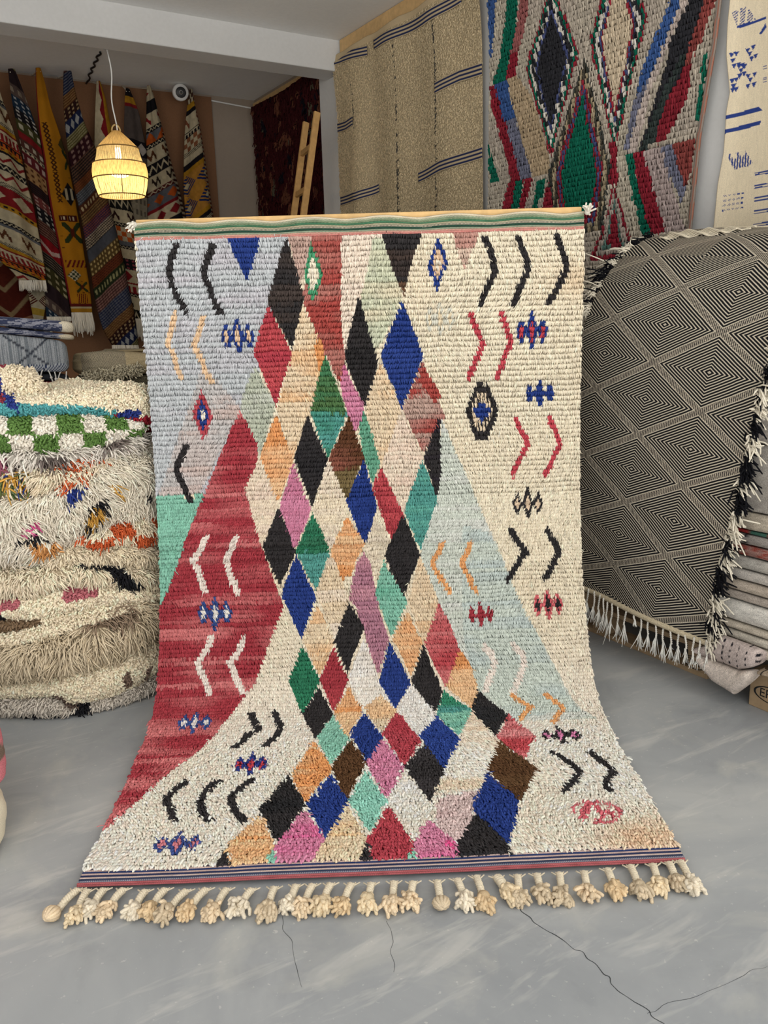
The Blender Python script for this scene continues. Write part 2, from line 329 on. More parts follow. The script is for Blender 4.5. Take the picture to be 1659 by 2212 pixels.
LINES = [(BK,.024,[[(383,524),(370,558),(366,586),(374,613),(385,636),(403,666)],[(459,524),(448,558),(440,583),(452,615),(461,640),(476,668)],
  [(1046,512),(1057,535),(1063,558),(1067,583),(1057,607),(1046,634),(1040,657)],[(1118,510),(1126,535),(1135,558),(1138,583),(1126,609),(1118,632),(1109,655)],[(1200,503),(1211,531),(1219,552),(1223,573),(1211,602),(1196,630),(1183,651)],
  [(404,959),(394,983),(381,1006),(387,1025),(398,1048),(411,1079)],
  [(1104,1142),(1114,1161),(1125,1175),(1135,1190),(1123,1203),(1114,1220),(1104,1237),(1097,1247)],[(1182,1142),(1192,1161),(1201,1175),(1205,1190),(1196,1207),(1188,1224),(1177,1245)],
  [(544,1543),(554,1563),(561,1578),(536,1593),(522,1608),(509,1617)],[(593,1541),(601,1556),(611,1573),(598,1593),(583,1608),(572,1613)],
  [(403,1692),(381,1707),(368,1722),(359,1732),(366,1751),(373,1769),(383,1776)],[(472,1691),(452,1704),(440,1722),(433,1732),(435,1751),(443,1769),(450,1776)],[(544,1687),(524,1702),(509,1714),(499,1727),(504,1749),(514,1766),(527,1776)],
  [(1195,1630),(1217,1645),(1237,1660),(1247,1672),(1235,1692),(1217,1712)],[(1274,1628),(1291,1645),(1311,1660),(1319,1672),(1309,1687),(1304,1702),(1313,1710)]]),
 ((224,188,146),.021,[[(379,676),(373,704),(369,720),(363,740),(370,752),(378,769),(381,786),(385,797),(393,814)],[(441,680),(436,699),(431,720),(420,741),(429,758),(440,782),(444,799),(457,820)]]),
 ((196,62,76),.02,[[(1019,676),(1027,702),(1038,731),(1041,742),(1031,763),(1021,788),(1011,810)],[(1085,674),(1095,706),(1103,731),(1099,746),(1090,765),(1083,786),(1074,808)],
  [(1114,904),(1122,926),(1131,940),(1137,955),(1127,976),(1116,999),(1108,1020)],[(1186,902),(1196,923),(1205,945),(1209,957),(1196,980),(1188,1001),(1177,1020)]]),
 ((228,214,202),.025,[[(449,1154),(440,1173),(430,1192),(417,1209),(430,1228),(436,1249),(444,1275)],[(511,1159),(504,1180),(495,1199),(491,1211),(497,1232),(504,1249),(514,1275)],
  [(457,1376),(451,1393),(438,1414),(428,1431),(434,1445),(443,1462),(455,1497)],[(525,1378),(518,1399),(508,1416),(497,1426),(504,1441),(510,1462),(527,1494)],
  [(1045,1395),(1060,1412),(1066,1427),(1060,1450),(1046,1490)],[(1105,1390),(1125,1410),(1130,1430),(1120,1460),(1105,1495)]]),
 ((228,160,90),.02,[[(958,1167),(950,1186),(939,1203),(936,1215),(943,1230),(952,1245),(964,1262),(971,1272)],[(1017,1169),(1009,1190),(998,1211),(1004,1228),(1015,1247),(1019,1260),(1028,1272)],
  [(1104,1502),(1118,1512),(1131,1521),(1146,1529),(1136,1541),(1126,1554)],[(1175,1499),(1190,1509),(1205,1521),(1215,1531),(1205,1544),(1197,1561)]])]
# flower knots: centre, half sizes in px, outline, heart
KNOT = [((514,723),36,40,BL,(220,186,150)),((1149,711),35,40,BL,(196,56,70)),((1165,847),32,28,BL,BL),((1140,1084),34,32,BK,(216,190,158)),((464,1321),38,36,(50,76,140),(226,220,210)),((1038,1323),29,24,RD,RD),((1183,1302),32,33,(206,92,98),BK),
 ((423,1561),37,25,(50,76,140),(222,214,208)),((543,1654),37,24,(40,56,130),(196,52,66)),((385,1827),52,26,(56,76,140),(206,120,130)),((1212,1591),44,19,BK,(214,120,168)),((951,685),34,36,(206,204,188),(224,206,172))]
_us = {}
def rug_colour(X, S):                           # X,S metres
    base = lin(CR)*np.ones((len(X), 3))
    lower = np.clip((S-1.55)/.5, 0, 1)[:, None]; base = base*(1-lower)+lin(CR2)*lower
    warm = np.clip(fbm(X*2.2, S*2.2, 5)*2-.75, 0, 1)[:, None]*.35; base = base*(1-warm)+lin((222,192,150))*warm
    rowf = vn(X*1.6, np.floor(S/.019)*.83, 21)*.5+vn(X*6, S*14, 22)*.5
    for c1, c2, pg in POLY:
        pu = px2us(pg); m = inpoly(X, S, pu)
        if m.any():
            w = np.clip((rowf[m]-.42)*3.2, 0, 1)[:, None]; base[m] = lin(c1)*(1-w)+lin(c2)*w
    # worn, browned lower right corner of the cream field
    for (sx, sy), rad, k in (((1425,1812), .15, .55), ((1350,1830), .10, .3), ((1245,600), .10, .35)):
        c = px2us([(sx, sy)])[0]; w = (np.exp(-(((X-c[0])/rad)**2+((S-c[1])/(rad*.6))**2))*(.5+fbm(X*14, S*14, 71))*k)[:, None]; w = np.clip(w, 0, .7); base = base*(1-w)+base*lin((232,190,140))/lin((240,230,214))*w
    for t, l, r_, b_, c1, c2 in DIAM:
        q = px2us([t, r_, b_, l]); m = inpoly(X, S, q); base[m] = lin(c1); c = q.mean(0)
        m = inpoly(X, S, c+(q-c)*.62); base[m] = lin(c2); m = inpoly(X, S, c+(q-c)*.26); base[m] = lin((226,216,196))
    # cream rug eye with dark outline and blue heart
    q = px2us([(1028,825),(1052,825),(1076,883),(1052,943),(1026,943),(1004,883)]); c = q.mean(0)
    m = inpoly(X, S, q); base[m] = lin(BK); m = inpoly(X, S, c+(q-c)*.72); base[m] = lin((224,202,170))
    q2 = px2us([(1040,862),(1062,885),(1040,905),(1018,885)]); m = inpoly(X, S, q2); base[m] = lin(BL)
    mm = inpoly(X, S, q) & (np.sin(X*420+S*260) > .55) & ~inpoly(X, S, q2); base[mm] = lin(BK)
    for (cx, cy), a, b, c1, c2 in KNOT:
        k = px2us([(cx,cy),(cx+a,cy),(cx,cy+b),(cx,cy-b)]); hx = abs(k[1, 0]-k[0, 0]); hy = abs(k[2, 1]-k[3, 1])/2
        x = (X-k[0, 0])/hx; y = (S-(k[2, 1]+k[3, 1])/2)/hy
        for o, h, w in ((-.66, .66, .32), (0, 1, .34), (.66, .66, .32)):
            e = np.abs(x-o)/w+np.abs(y)/h*.8; m = (e < 1) & (np.abs(y) < h); base[m] = lin(c1)
            m = (np.abs(x-o)/(w*.62)+np.abs(y)/(h*.7) < .9); base[m] = lin(c2)
        m = (np.abs(y) < .2) & (np.abs(x) < .95) & (np.abs(np.abs(x)-.33) < .1); base[m] = lin(c1)
    k = px2us([(1289,1759),(1341,1759),(1289,1785)]); x = (X-k[0, 0])/abs(k[1, 0]-k[0, 0]); y = (S-k[0, 1])/abs(k[2, 1]-k[0, 1])
    m = (x*x+y*y < 1) & (vn(X*75, S*60, 17) > .52+.1*(x*x+y*y < .25)); base[m] = lin((206,92,104)); m = (x*x+y*y < 1) & (x*x+y*y > .7) & (vn(X*60, S*60, 18) > .4); base[m] = lin((200,100,108))
    for c, w, ls in LINES:
        for l in ls:
            m = dline(X, S, px2us(l)) < w/2*(.85+.3*vn(X*90, S*90, 3)); base[m] = lin(c)
    return base

def rug_surface(u, s):                           # the cloth with its slack folds
    P = rug_pt(u, s); hang = np.clip((2.0-s)/.5, 0, 1)
    crease = -.010*np.exp(-((u-.515+.012*np.sin(s*2.2))/.018)**2)*np.clip((1.75-s)/.3, 0, 1)
    wave = .007*np.sin(u*2*PI*2.6+.6)*np.exp(-s/.5)+.006*(fbm(u*5, s*3, 8)-.5)*2
    bunch = .006*np.sin((s-1.16)*2*PI/.055)*np.exp(-((s-1.26)/.09)**2)*np.clip(1.4-u*1.2, 0, 1)
    lift = .010*np.maximum(0, fbm(u*4, s*3.5, 31)-.45)*(1-hang)
    P = P-EF*((crease+wave+bunch)*hang)[..., None]
    P[..., 2] += lift+.0
    return P
big = empty('pile_rug', EF*2.6, 'large cream pile rug with coloured diamonds, hung from a bar and trailing over the floor', 'rug')
BORD_T, BORD_B = .062, .058                      # the flat woven ends
mb = MB()
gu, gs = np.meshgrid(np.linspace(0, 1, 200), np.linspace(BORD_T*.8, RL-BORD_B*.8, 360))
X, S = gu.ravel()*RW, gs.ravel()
mb.grid(rug_surface(gu, gs), (rug_colour(X, S)*.6).reshape(360, 200, 3))  # backing darker than its yarn: shade between pile rows put into the colour
rows = []; s = BORD_T+.006
while s < RL-BORD_B-.004:
    rows.append(s); hang = s < 1.9
    s += (.0200 if s < .75 else .0178 if s < 1.05 else .0130 if s < 1.32 else .0165 if s < 1.75 else .0140)*(1+.18*(rng.random()-.5))
us, ss, L, rr = [], [], [], []
for s0 in rows:
    n = 500 if s0 < 1.8 else 560; u = (np.arange(n)+.5+.5*(rng.random(n)-.5))/n
    wob = (vn(u*9, np.full(n, s0*7), 40)-.5)*.008+(vn(u*31, np.full(n, s0*13), 43)-.5)*.005
    us.append(u); ss.append(np.full(n, s0)+wob+rng.normal(0, .0006, n)); f = np.clip((s0-1.75)/.35, 0, 1)
    L.append((.0184+.0026*f)*(1+(.09+.08*f)*rng.normal(0, 1, n))); rr.append(np.full(n, .0039)*(1+.12*rng.normal(0, 1, n)))
us = np.concatenate(us); ss = np.clip(np.concatenate(ss), BORD_T, RL-BORD_B); L = np.clip(np.concatenate(L), .014, .04); rr = np.clip(np.concatenate(rr), .003, .0052)
P = rug_surface(us, ss); h = 1e-3
du = unit(rug_surface(np.clip(us+h, 0, 1), ss)-rug_surface(np.clip(us-h, 0, 1), ss)); dsv = unit(rug_surface(us, np.minimum(ss+h, RL))-rug_surface(us, np.maximum(ss-h, 0)))
nr = unit(np.cross(dsv, du)); nr *= np.sign((nr*np.array([-.5, -.866, .6])).sum(1))[:, None]
fl = np.clip((ss-1.75)/.4, 0, 1)[:, None]; N = len(us)
comb = (vn(us*7, ss*6, 61)-.5)*1.3*np.clip(np.minimum(us, 1-us)/.04, .1, 1)
T = dsv*(1.0-.25*fl)+du*(comb*.85+rng.normal(0, .13, N)*(1+.9*fl[:, 0]))[:, None]+dsv*rng.normal(0, .16, N)[:, None]
edge = (np.clip((.012-us)/.012, 0, 1)-np.clip((us-.988)/.012, 0, 1))[:, None]; T = T-du*edge*.12
D = unit(nr+du*rng.normal(0, .12, N)[:, None]+dsv*rng.normal(0, .1, N)[:, None])
colr = rug_colour(us*RW, ss+rng.normal(0, .0008, N)); lum = colr@np.array([.25, .6, .15]); colr = colr+(lum[:, None]-colr)*.16; colr = colr*(1+.09*rng.normal(0, 1, N))[:, None]
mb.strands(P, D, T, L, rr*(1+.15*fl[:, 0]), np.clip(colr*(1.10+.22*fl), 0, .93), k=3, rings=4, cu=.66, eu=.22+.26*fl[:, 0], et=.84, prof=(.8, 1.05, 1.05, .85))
# loose finer ends standing out of the knots
fz = rng.random(N) < .42
mb.strands(P[fz]+dsv[fz]*rng.normal(0, .004, (fz.sum(), 1)), D[fz], T[fz]*.8+rng.normal(0, .30, (fz.sum(), 3)), L[fz]*1.12, .0015, np.clip(colr[fz]*1.2*(1+.08*rng.normal(0, 1, fz.sum()))[:, None], 0, .93), k=3, rings=4, cu=.72, eu=.36, et=.8)
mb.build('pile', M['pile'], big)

def border(name, s0, s1, bands, lift, scallop):
    nu, nv = 1300, 44; u, v = np.meshgrid(np.linspace(0, 1, nu), np.linspace(0, 1, nv))
    P = rug_surface(u, s0+(s1-s0)*v)
    if scallop: P[..., 2] += (.011*np.abs(np.sin(u*PI*6.2+.3))**1.5-.012)*(1-v)
    nn = np.array([-.5, -.866, 0]) if scallop else np.array([0, 0, 1.])
    P = P+nn*(.004+.003*(.5+.5*np.sin(v*len(bands)*2*PI))[..., None])
    C = np.zeros((nv, nu, 3)); wv = v+.02*(fbm(u*14, v*0, 3)-.5)
    ib = np.clip((wv*len(bands)).astype(int), 0, len(bands)-1)
    for k, (c1, c2) in enumerate(bands):
        m = ib == k; ch = ((np.arange(nu)[None]//2+np.arange(nv)[:, None]//2) % 2 == 0)
        C[m & ch] = lin(c1)*.9+lin(c2)*.1; C[m & ~ch] = lin(c2)*.75+lin(c1)*.25
    C *= (.66+.22*vn(u*60, v*9, 4))[..., None]
    MB().grid(P, C).build(name, M['weave'], big, solid=.006)
cw = (224,214,190)
border('woven_band', -.0 , BORD_T+.008, [(cw,(210,196,168)),((60,110,78),cw),((48,100,68),(180,180,150)),((54,104,76),(96,140,108)),((196,180,150),(120,130,110)),((34,40,38),cw),((50,92,74),(34,42,40)),((96,136,116),(190,180,154)),((176,60,62),cw),((190,80,80),(216,180,166))], 0, True)
nvb = [((60,66,92),(110,90,100)),((200,170,164),(220,200,190)),((46,62,110),(56,70,110)),((198,168,164),(212,190,180)),((56,60,84),(46,62,110)),((206,176,170),(222,206,194)),((70,74,84),(50,66,110)),((40,64,124),(210,200,190)),((180,90,98),(196,120,120))]
border('woven_band', RL-BORD_B-.008, RL, nvb, 0, False)

TAS = [((165,1930),(105,1980)),((187,1932),(158,1980)),((223,1929),(192,1965)),((265,1929),(223,1968)),((313,1932),(283,1968)),((355,1929),(316,1968)),((400,1932),(352,1974)),((443,1929),(397,1971)),((488,1929),(455,1974)),((542,1929),(512,1962)),
 ((592,1926),(574,1968)),((639,1921),(622,1959)),((674,1920),(650,1962)),((713,1918),(692,1956)),((758,1918),(735,1959)),((802,1917),(793,1950)),((851,1914),(847,1956)),((892,1914),(885,1947)),((945,1912),(954,1956)),((989,1908),(1008,1947)),
 ((1030,1902),(1049,1949)),((1075,1902),(1100,1930)),((1118,1900),(1124,1941)),((1160,1897),(1171,1931)),((1209,1895),(1215,1938)),((1262,1892),(1271,1931)),((1313,1886),(1332,1925)),((1363,1879),(1386,1925)),((1411,1876),(1425,1913)),((1446,1872),(1466,1908)),((1471,1869),(1500,1915))]
def braid(mbx, a, b, r, n=26, turns=None, col=(224,212,188), sag=.0):
    a = np.array(a, float); b = np.array(b, float); t = np.linspace(0, 1, n); ln = np.linalg.norm(b-a); turns = turns or ln/.022
    c = a+(b-a)*t[:, None]; c[:, 2] += sag*np.sin(t*PI); d = unit((b-a)[None])[0]; s1 = unit(np.cross(d, [0, 0, 1.])[None])[0] if abs(d[2]) < .95 else np.array([1., 0, 0]); s2 = np.cross(s1, d)
    for k in range(3):
        ph = t*turns*2*PI+k*2*PI/3
        mbx.tube(c+r*.55*(np.cos(ph)[:, None]*s1+np.sin(ph)[:, None]*s2), r*.62, 6, lin(col)*(1+.04*k))
def tuft(mbx, c, d, r, n=26, col=(226,206,176), flatz=True, L=1.0):
    c = np.array(c, float); d = unit(np.array(d, float)[None])[0]
    v = rng.normal(0, 1, (n, 3)); v = unit(v+d*1.25)
    if flatz: v[:, 2] = np.abs(v[:, 2])*.7-.12
    v = unit(v); mbx.ball(c, r*.62, 8, lin(col)*.8)
    P = c+v*r*.35; T = rng.normal(0, .35, (n, 3))+d*.45+(np.array([0, 0, -.35]) if flatz else np.array([0, 0, -.2]))
    mbx.strands(P, v, T, r*(.85+.3*rng.random(n))*L, r*.19, lin(col)*(1+.08*rng.normal(0, 1, n))[:, None], k=5, rings=4, prof=(.8, 1.1, 1.15, 1.0), cu=.7, eu=.4)
for i, (b, t) in enumerate(TAS):
    B = on(*b, 2, .012); Tp = on(*t, 2, .022); d = Tp-B; B = B-d*.06+np.array([0, 0, .006]); Ne = B+d*.74; Ne[2] = .014
    m1 = MB(); braid(m1, B, Ne, .0095 if i != 21 else .012, sag=.006)
    for k in range(5):                               # warp ends gathered into the braid
        q = B+EA*(k-2)*.011+np.array([0, 0, .004]); m1.tube([q-unit(d[None])[0]*.004, B+d*.16], .0022, 5, lin((222,210,186)))
    to = m1.build('tassel', M['weave'], big)
    m2 = MB(); col = [(226,206,172), (216,190,152), (224,202,170), (206,188,160), (228,216,194)][int(rng.integers(5))]
    cc = Ne+d*.12; cc[2] = .022
    if i in (0, 18): 
        for k in range(12):
            a = k/12*2*PI; s1 = np.cross(unit(d[None])[0], [0, 0, 1]); t_ = np.linspace(0, 1, 7)
            bul = .020*np.sin(t_*PI*.93+.1)
            m2.tube(Ne[None]+d[None]*(t_*.42)[:, None]+bul[:, None]*(math.cos(a)*s1+math.sin(a)*np.array([0, 0, .8]))+np.array([0, 0, .006]), .0055, 5, lin(col)*(1+.06*rng.normal()))
    else: tuft(m2, cc, [d[0], d[1], 0],   .0255+.004*rng.random(), 44, col)
    m2.build('knot', M['pile'], to)
for c, dd in (((292,486),(-1,0,-.2)), ((1267,459),(.15,0,1))):
    a = on(*c, 1, on(*c, 0, rug_pt(np.array(0. if c[0] < 800 else 1.), np.array(.0))[0])[1]); m2 = MB(); tuft(m2, a-EF*.01, EA*dd[0]+np.array([0, 0, dd[2]]), .017, 18, (226,220,206), False, 1.3)
    m2.build('corner_knot', M['pile'], big)

# the wooden bar the rug is nailed to, with the two posts that carry it behind the cloth
st = empty('rug_stand', EF*3.3, 'pale pine bar on posts behind the top edge of the large diamond rug', 'stand')
A = rug_pt(np.array(.0), np.array(0.))+EF*.032; Bq = rug_pt(np.array(1.), np.array(0.))+EF*.032
wc = lin((206,170,116))
MB().beam(A+np.array([0,0,-.028])+EA*.0, Bq+np.array([0,0,-.022])-EA*.004, .03, .075, col=wc).build('bar', M['pine'], st, flat=True, bevel=.004)
for u in (.16, .84):
    p = rug_pt(np.array(u), np.array(0.))+EF*.075
    MB().beam(p*np.array([1, 1, 0]), p+np.array([0, 0, -.01]), .05, .04, up=EF, col=wc).build('post', M['pine'], st, flat=True, bevel=.004)
    MB().beam(p*np.array([1, 1, 0])+EF*.02+np.array([0,0,.022]), p*np.array([1, 1, 0])+EF*.55+np.array([0,0,.022]), .05, .044, col=wc).build('foot', M['pine'], st, flat=True, bevel=.004)
# ================================================================== ROOM
XW, XWB, YB, YF, XL = 3.55, 3.66, 8.36, -1.5, -2.6
ZC = 3.69
def struct(name, lo, hi, m, **k):
    o = MB().box(lo, hi).build(name, m, flat=True, **k); return tag(o, kind='structure')
fm = bpy.data.materials.new('polished_concrete'); fm.use_nodes = True
def _floor(m):
    nt = m.node_tree; N = nt.nodes; K = nt.links; b = N['Principled BSDF']
    tc = N.new('ShaderNodeTexCoord')
    def nz(scale, det, rough=.55, dist=0, vec=None, sc3=None):
        n = N.new('ShaderNodeTexNoise'); n.inputs['Scale'].default_value = scale; n.inputs['Detail'].default_value = det; n.inputs['Roughness'].default_value = rough; n.inputs['Distortion'].default_value = dist
        if sc3:
            mp = N.new('ShaderNodeMapping'); mp.inputs['Scale'].default_value = sc3; mp.inputs['Rotation'].default_value = (0, 0, .9); K.new(tc.outputs['Object'], mp.inputs[0]); K.new(mp.outputs[0], n.inputs['Vector'])
        else: K.new(tc.outputs['Object'], n.inputs['Vector'])
        return n.outputs['Fac']
    def ramp(f, stops):
        r = N.new('ShaderNodeValToRGB'); K.new(f, r.inputs[0]); e = r.color_ramp.elements
        for i, (p, c) in enumerate(stops):
            if i > 1: e.new(p)
            e[i].position = p; e[i].color = (*lin(c), 1)
        return r.outputs[0]
    def mix(f, a, c, t='MIX'):
        x = N.new('ShaderNodeMix'); x.data_type = 'RGBA'; x.blend_type = t
        if isinstance(f, float): x.inputs[0].default_value = f
        else: K.new(f, x.inputs[0])
        K.new(a, x.inputs[6])
        if isinstance(c, tuple): x.inputs[7].default_value = (*lin(c), 1)
        else: K.new(c, x.inputs[7])
        return x.outputs[2]
    def band(f, lo, hi, amt):
        r = N.new('ShaderNodeMapRange'); r.inputs[1].default_value = lo; r.inputs[2].default_value = hi; r.inputs[3].default_value = 0; r.inputs[4].default_value = amt; K.new(f, r.inputs[0]); return r.outputs[0]
    c = ramp(nz(1.1, 6, .6, .6), [(.3, (138, 142, 146)), (.5, (160, 163, 165)), (.72, (186, 187, 185))])
    c = mix(band(nz(2.0, 5, .6, 1.6), .55, .72, .38), c, (198, 196, 186))
    c = mix(band(nz(2.2, 4, .65, .4, None, (1, 5, 1)), .54, .66, .36), c, (208, 206, 200))
    c = mix(band(nz(3.1, 5, .6, 1.0), .56, .74, .30), c, (112, 116, 120))
    c = mix(band(nz(60, 3), .66, .72, .35), c, (214, 212, 206))
    K.new(c, b.inputs['Base Color'])
    rr = band(nz(3.5, 4), .3, .7, .22); ad = N.new('ShaderNodeMath'); ad.operation = 'ADD'; K.new(rr, ad.inputs[0]); ad.inputs[1].default_value = .34; K.new(ad.outputs[0], b.inputs['Roughness'])
    b.inputs['Specular IOR Level'].default_value = .35
    bp = N.new('ShaderNodeBump'); bp.inputs['Strength'].default_value = .08; bp.inputs['Distance'].default_value = .003; K.new(nz(14, 5), bp.inputs['Height']); K.new(bp.outputs[0], b.inputs['Normal'])
_floor(fm)
floor = struct('floor', (XL, YF, -.1), (XWB+.2, YB+.2, 0), fm)
def crack(pts, w):
    p = np.array([on(*q, 2, .0006) for q in pts]); t = np.linspace(0, len(p)-1, len(p)*8); q = np.stack([np.interp(t, range(len(p)), p[:, k]) for k in range(3)], 1)
    q[:, :2] += (np.stack([vn(t*2.3, 1, 3), vn(t*2.3, 9, 4)], 1)-.5)*.012; d = unit(np.gradient(q, axis=0)); n = np.stack([-d[:, 1], d[:, 0], 0*t], 1)
    ww = (w*(.5+vn(t*3, 2, 7)))[:, None]; MB().grid(np.stack([q-n*ww/2, q+n*ww/2]), lin((70,72,74))).build('crack', M['weave'], floor)
crack([(1112,1948),(1122,1962),(1150,1990),(1200,2020),(1245,2050),(1285,2078),(1312,2110),(1335,2140),(1380,2170),(1432,2212)], .0022)
crack([(607,1960),(608,2000),(632,2040),(640,2090),(655,2130)], .0009)
crack([(840,1990),(846,2040),(850,2100)], .0008)
crack([(1405,2190),(1425,2175),(1510,2150),(1600,2110),(1659,2085)], .0008)
struct('wall_right', (XW, YF, 0), (XW+.2, 6.72, ZC), M['plaster'])
struct('wall_right_rear', (XWB, 6.72, 0), (XWB+.2, YB, ZC+.02), M['rearwall'])['kind'] = 'structure'
struct('wall_back', (XL, YB, 0), (XWB+.2, YB+.2, ZC+.08), M['rearwall'])
struct('wall_left', (XL-.2, 2.0, 0), (XL, YB+.2, ZC+.08), M['plaster'])
struct('ceiling', (XL-.2, YF, ZC), (XW+.4, 6.6, ZC+.2), M['ceilingp'])
struct('ceiling_rear', (XL-.2, 6.4, ZC+.02), (XW+.4, YB+.2, ZC+.2), M['ceilingp'])
BY0 = 6.32
zb = on(0, 48, 1, BY0)[2]; BZ = .5*(zb+on(560, 129, 1, BY0)[2])
struct('trim_1', (XL, BY0, BZ), (XW+.05, BY0+.26, ZC+.02), M['plaster'], bevel=.008)
bd = [on(x, y, 1, YB-.03) for x, y in ((455, 196), (470, 480))]
tag(MB().box((XL+.5, YB-.03, .9), (bd[0][0], YB-.006, min(bd[0][2], ZC-.004))).build('trim_2', M['board'], flat=True), kind='structure')

# ------------------------------------------------------------------ rugs hung on the right wall
def wallpx(pts, x): return np.array([on(px, py, 0, x)[1:] for px, py in pts])       # -> (Y, z)
def batten(pts, x, name, label):
    a, b = [on(*p, 0, x) for p in pts]; z = .5*(a[2]+b[2])
    return
def plank(y0, y1, z0, z1, x, label):
    o = MB().box((x-.022, y0, z0), (x, y1, z1), lin((200,166,116))).build('hanging_batten', M['pine'], flat=True, bevel=.003)
    return tag(o, label, 'batten')
zp = wallpx([(748, 83), (880, 0)], XW)[:, 1].mean()
plank(1.6, 6.30, ZC-.12, ZC-.004, XW-.002, 'long pine batten under the ceiling above the plain cream rug and striped rug')
z2 = wallpx([(550, 224), (640, 171)], XWB)[:, 1].mean()
plank(6.75, wallpx([(548, 226)], XWB)[0, 0]-.02, z2-.10, min(z2, ZC+.015), XWB, 'short pine batten above the dark red shaggy rug')

def hung(name, label, x, ys, zs, colf, nrow, ncol, L, r, fold, rowgap=True, lean=.25, dark=.55, k=3, extra=None, skip=None, eu=.48):
    """pile rug hung flat on the right wall; ys(v) gives its two side edges, zs the top and bottom height"""
    root = empty(name, (x-.03, (ys(0.)[0]+ys(0.)[1])/2, zs[1]), label, 'rug')
    def surf(u, v):
        a, b = ys(v); Y = a+(b-a)*u; z = zs[0]+(zs[1]-zs[0])*v
        z = z+(ztop(Y)-zs[0])*(1-v) if ztop is not None else z
        return np.stack([x-.012-fold(u, v)-.03*np.exp(-(np.asarray(v)/.09)**2), Y, z], -1)
    ztop = extra
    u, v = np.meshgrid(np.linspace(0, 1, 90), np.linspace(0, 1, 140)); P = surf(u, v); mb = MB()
    mb.grid(P, (colf(P[..., 1].ravel(), P[..., 2].ravel())*dark).reshape(140, 90, 3))  # dark scales the backing colour to imitate shade under the pile
    uu = (np.arange(ncol)[None]+rng.random((nrow, ncol)))/ncol; vv = np.repeat(((np.arange(nrow)+.3)/nrow)[:, None], ncol, 1)
    vv = vv+(vn(uu*8, vv*31, 77)-.5)*.25/nrow
    if not rowgap: vv = rng.random(vv.shape)
    uu, vv = uu.ravel(), np.clip(vv.ravel(), 0, 1); P = surf(uu, vv); e = 1e-3
    du = unit(surf(uu+e, vv)-surf(uu-e, vv)); dv = unit(surf(uu, np.minimum(vv+e, 1))-surf(uu, np.maximum(vv-e, 0))); n = unit(np.cross(du, dv)); n *= -np.sign(n[:, :1])
    if skip is not None:
        kk = ~skip(P[:, 1], P[:, 2]); P, du, dv, n = P[kk], du[kk], dv[kk], n[kk]
    N = len(P); c = colf(P[:, 1], P[:, 2]-L*.35)*(1+.12*rng.normal(0, 1, N))[:, None]
    T = dv*(1+rng.normal(0, .15, N))[:, None]+du*rng.normal(0, lean, N)[:, None]
    mb.strands(P, unit(n+rng.normal(0, .12, (N, 3))), T, L*(1+.2*rng.normal(0, 1, N)), r*(1+.1*rng.normal(0, 1, N)), np.clip(c*1.1, 0, .92), k=k, rings=3, eu=eu)
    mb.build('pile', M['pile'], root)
    return root, surf
# --- plain cream rug with small navy bars
yl = lambda v: (wallpx([(735, 300)], XW-.02)[0, 0]+0*np.asarray(v), wallpx([(1049, 250)], XW-.02)[0, 0]+0*np.asarray(v))
BZT = wallpx([(727, 112), (860, 45), (1000, -35)], XW-.03)
bars = [[(727,133),(770,121),(802,111)],[(817,98),(925,46),(1008,-4)],[(948,192),(1000,165),(1047,150)],[(733,277),(755,272),(776,263)],[(908,384),(960,360),(1047,330)],[(741,435),(790,425),(823,407)]]
seams = [[(861,85),(868,330),(871,470)],[(947,38),(950,470)],[(768,165),(775,230),(781,292)]]
def c_beige(Y, Z):
    c = lin((206,188,154))*np.ones((len(Y), 3))*(.92+.16*fbm(Y*3, Z*3, 9))[:, None]
    for b in seams:
        q = wallpx(b, XW-.03); m = (dline(Y, Z, q) < .006) & (vn(Y*40, Z*60, 5) > .35); c[m] = lin((80,78,74))
    return c
f_b = lambda u, v: .025+.055*np.exp(-((u-.78)/.07)**2)*np.clip(v*3, 0, 1)+.05*np.sin(u*9)**2*v**.5+.018*np.sin(u*23+1.5)*(1-v)**2*.6
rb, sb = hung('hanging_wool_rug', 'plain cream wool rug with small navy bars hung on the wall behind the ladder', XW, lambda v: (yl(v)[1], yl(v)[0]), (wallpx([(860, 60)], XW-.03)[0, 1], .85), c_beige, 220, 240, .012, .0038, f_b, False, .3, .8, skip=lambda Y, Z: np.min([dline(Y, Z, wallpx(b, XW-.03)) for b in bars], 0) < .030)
for b in bars:
    q = wallpx(b, XW-.03); t = np.linspace(0, 1, 60); Yb_ = q[0, 0]+(q[-1, 0]-q[0, 0])*t; Zb_ = np.interp(-Yb_, -q[:, 0], q[:, 1]); w_ = np.linspace(-.036, .036, 19)
    zz = Zb_[None]+w_[:, None]; a_, e_ = yl(0)[1], yl(0)[0]; P = sb((Yb_[None]-a_)/(e_-a_)+0*zz, (zz-wallpx([(860, 60)], XW-.03)[0, 1])/(.85-wallpx([(860, 60)], XW-.03)[0, 1])); P[..., 0] -= .010
    C = np.where((np.abs(np.abs(w_)-.0) < .007) | (np.abs(np.abs(w_)-.024) < .007), 1, 0)[:, None, None]; MB().grid(P, lin((40,48,82))*C+lin((190,172,140))*(1-C)+0*P).build('woven_bar', M['weave'], rb, solid=.004)
zt_ = sb(np.array([1.]), np.array([0.]))[0]
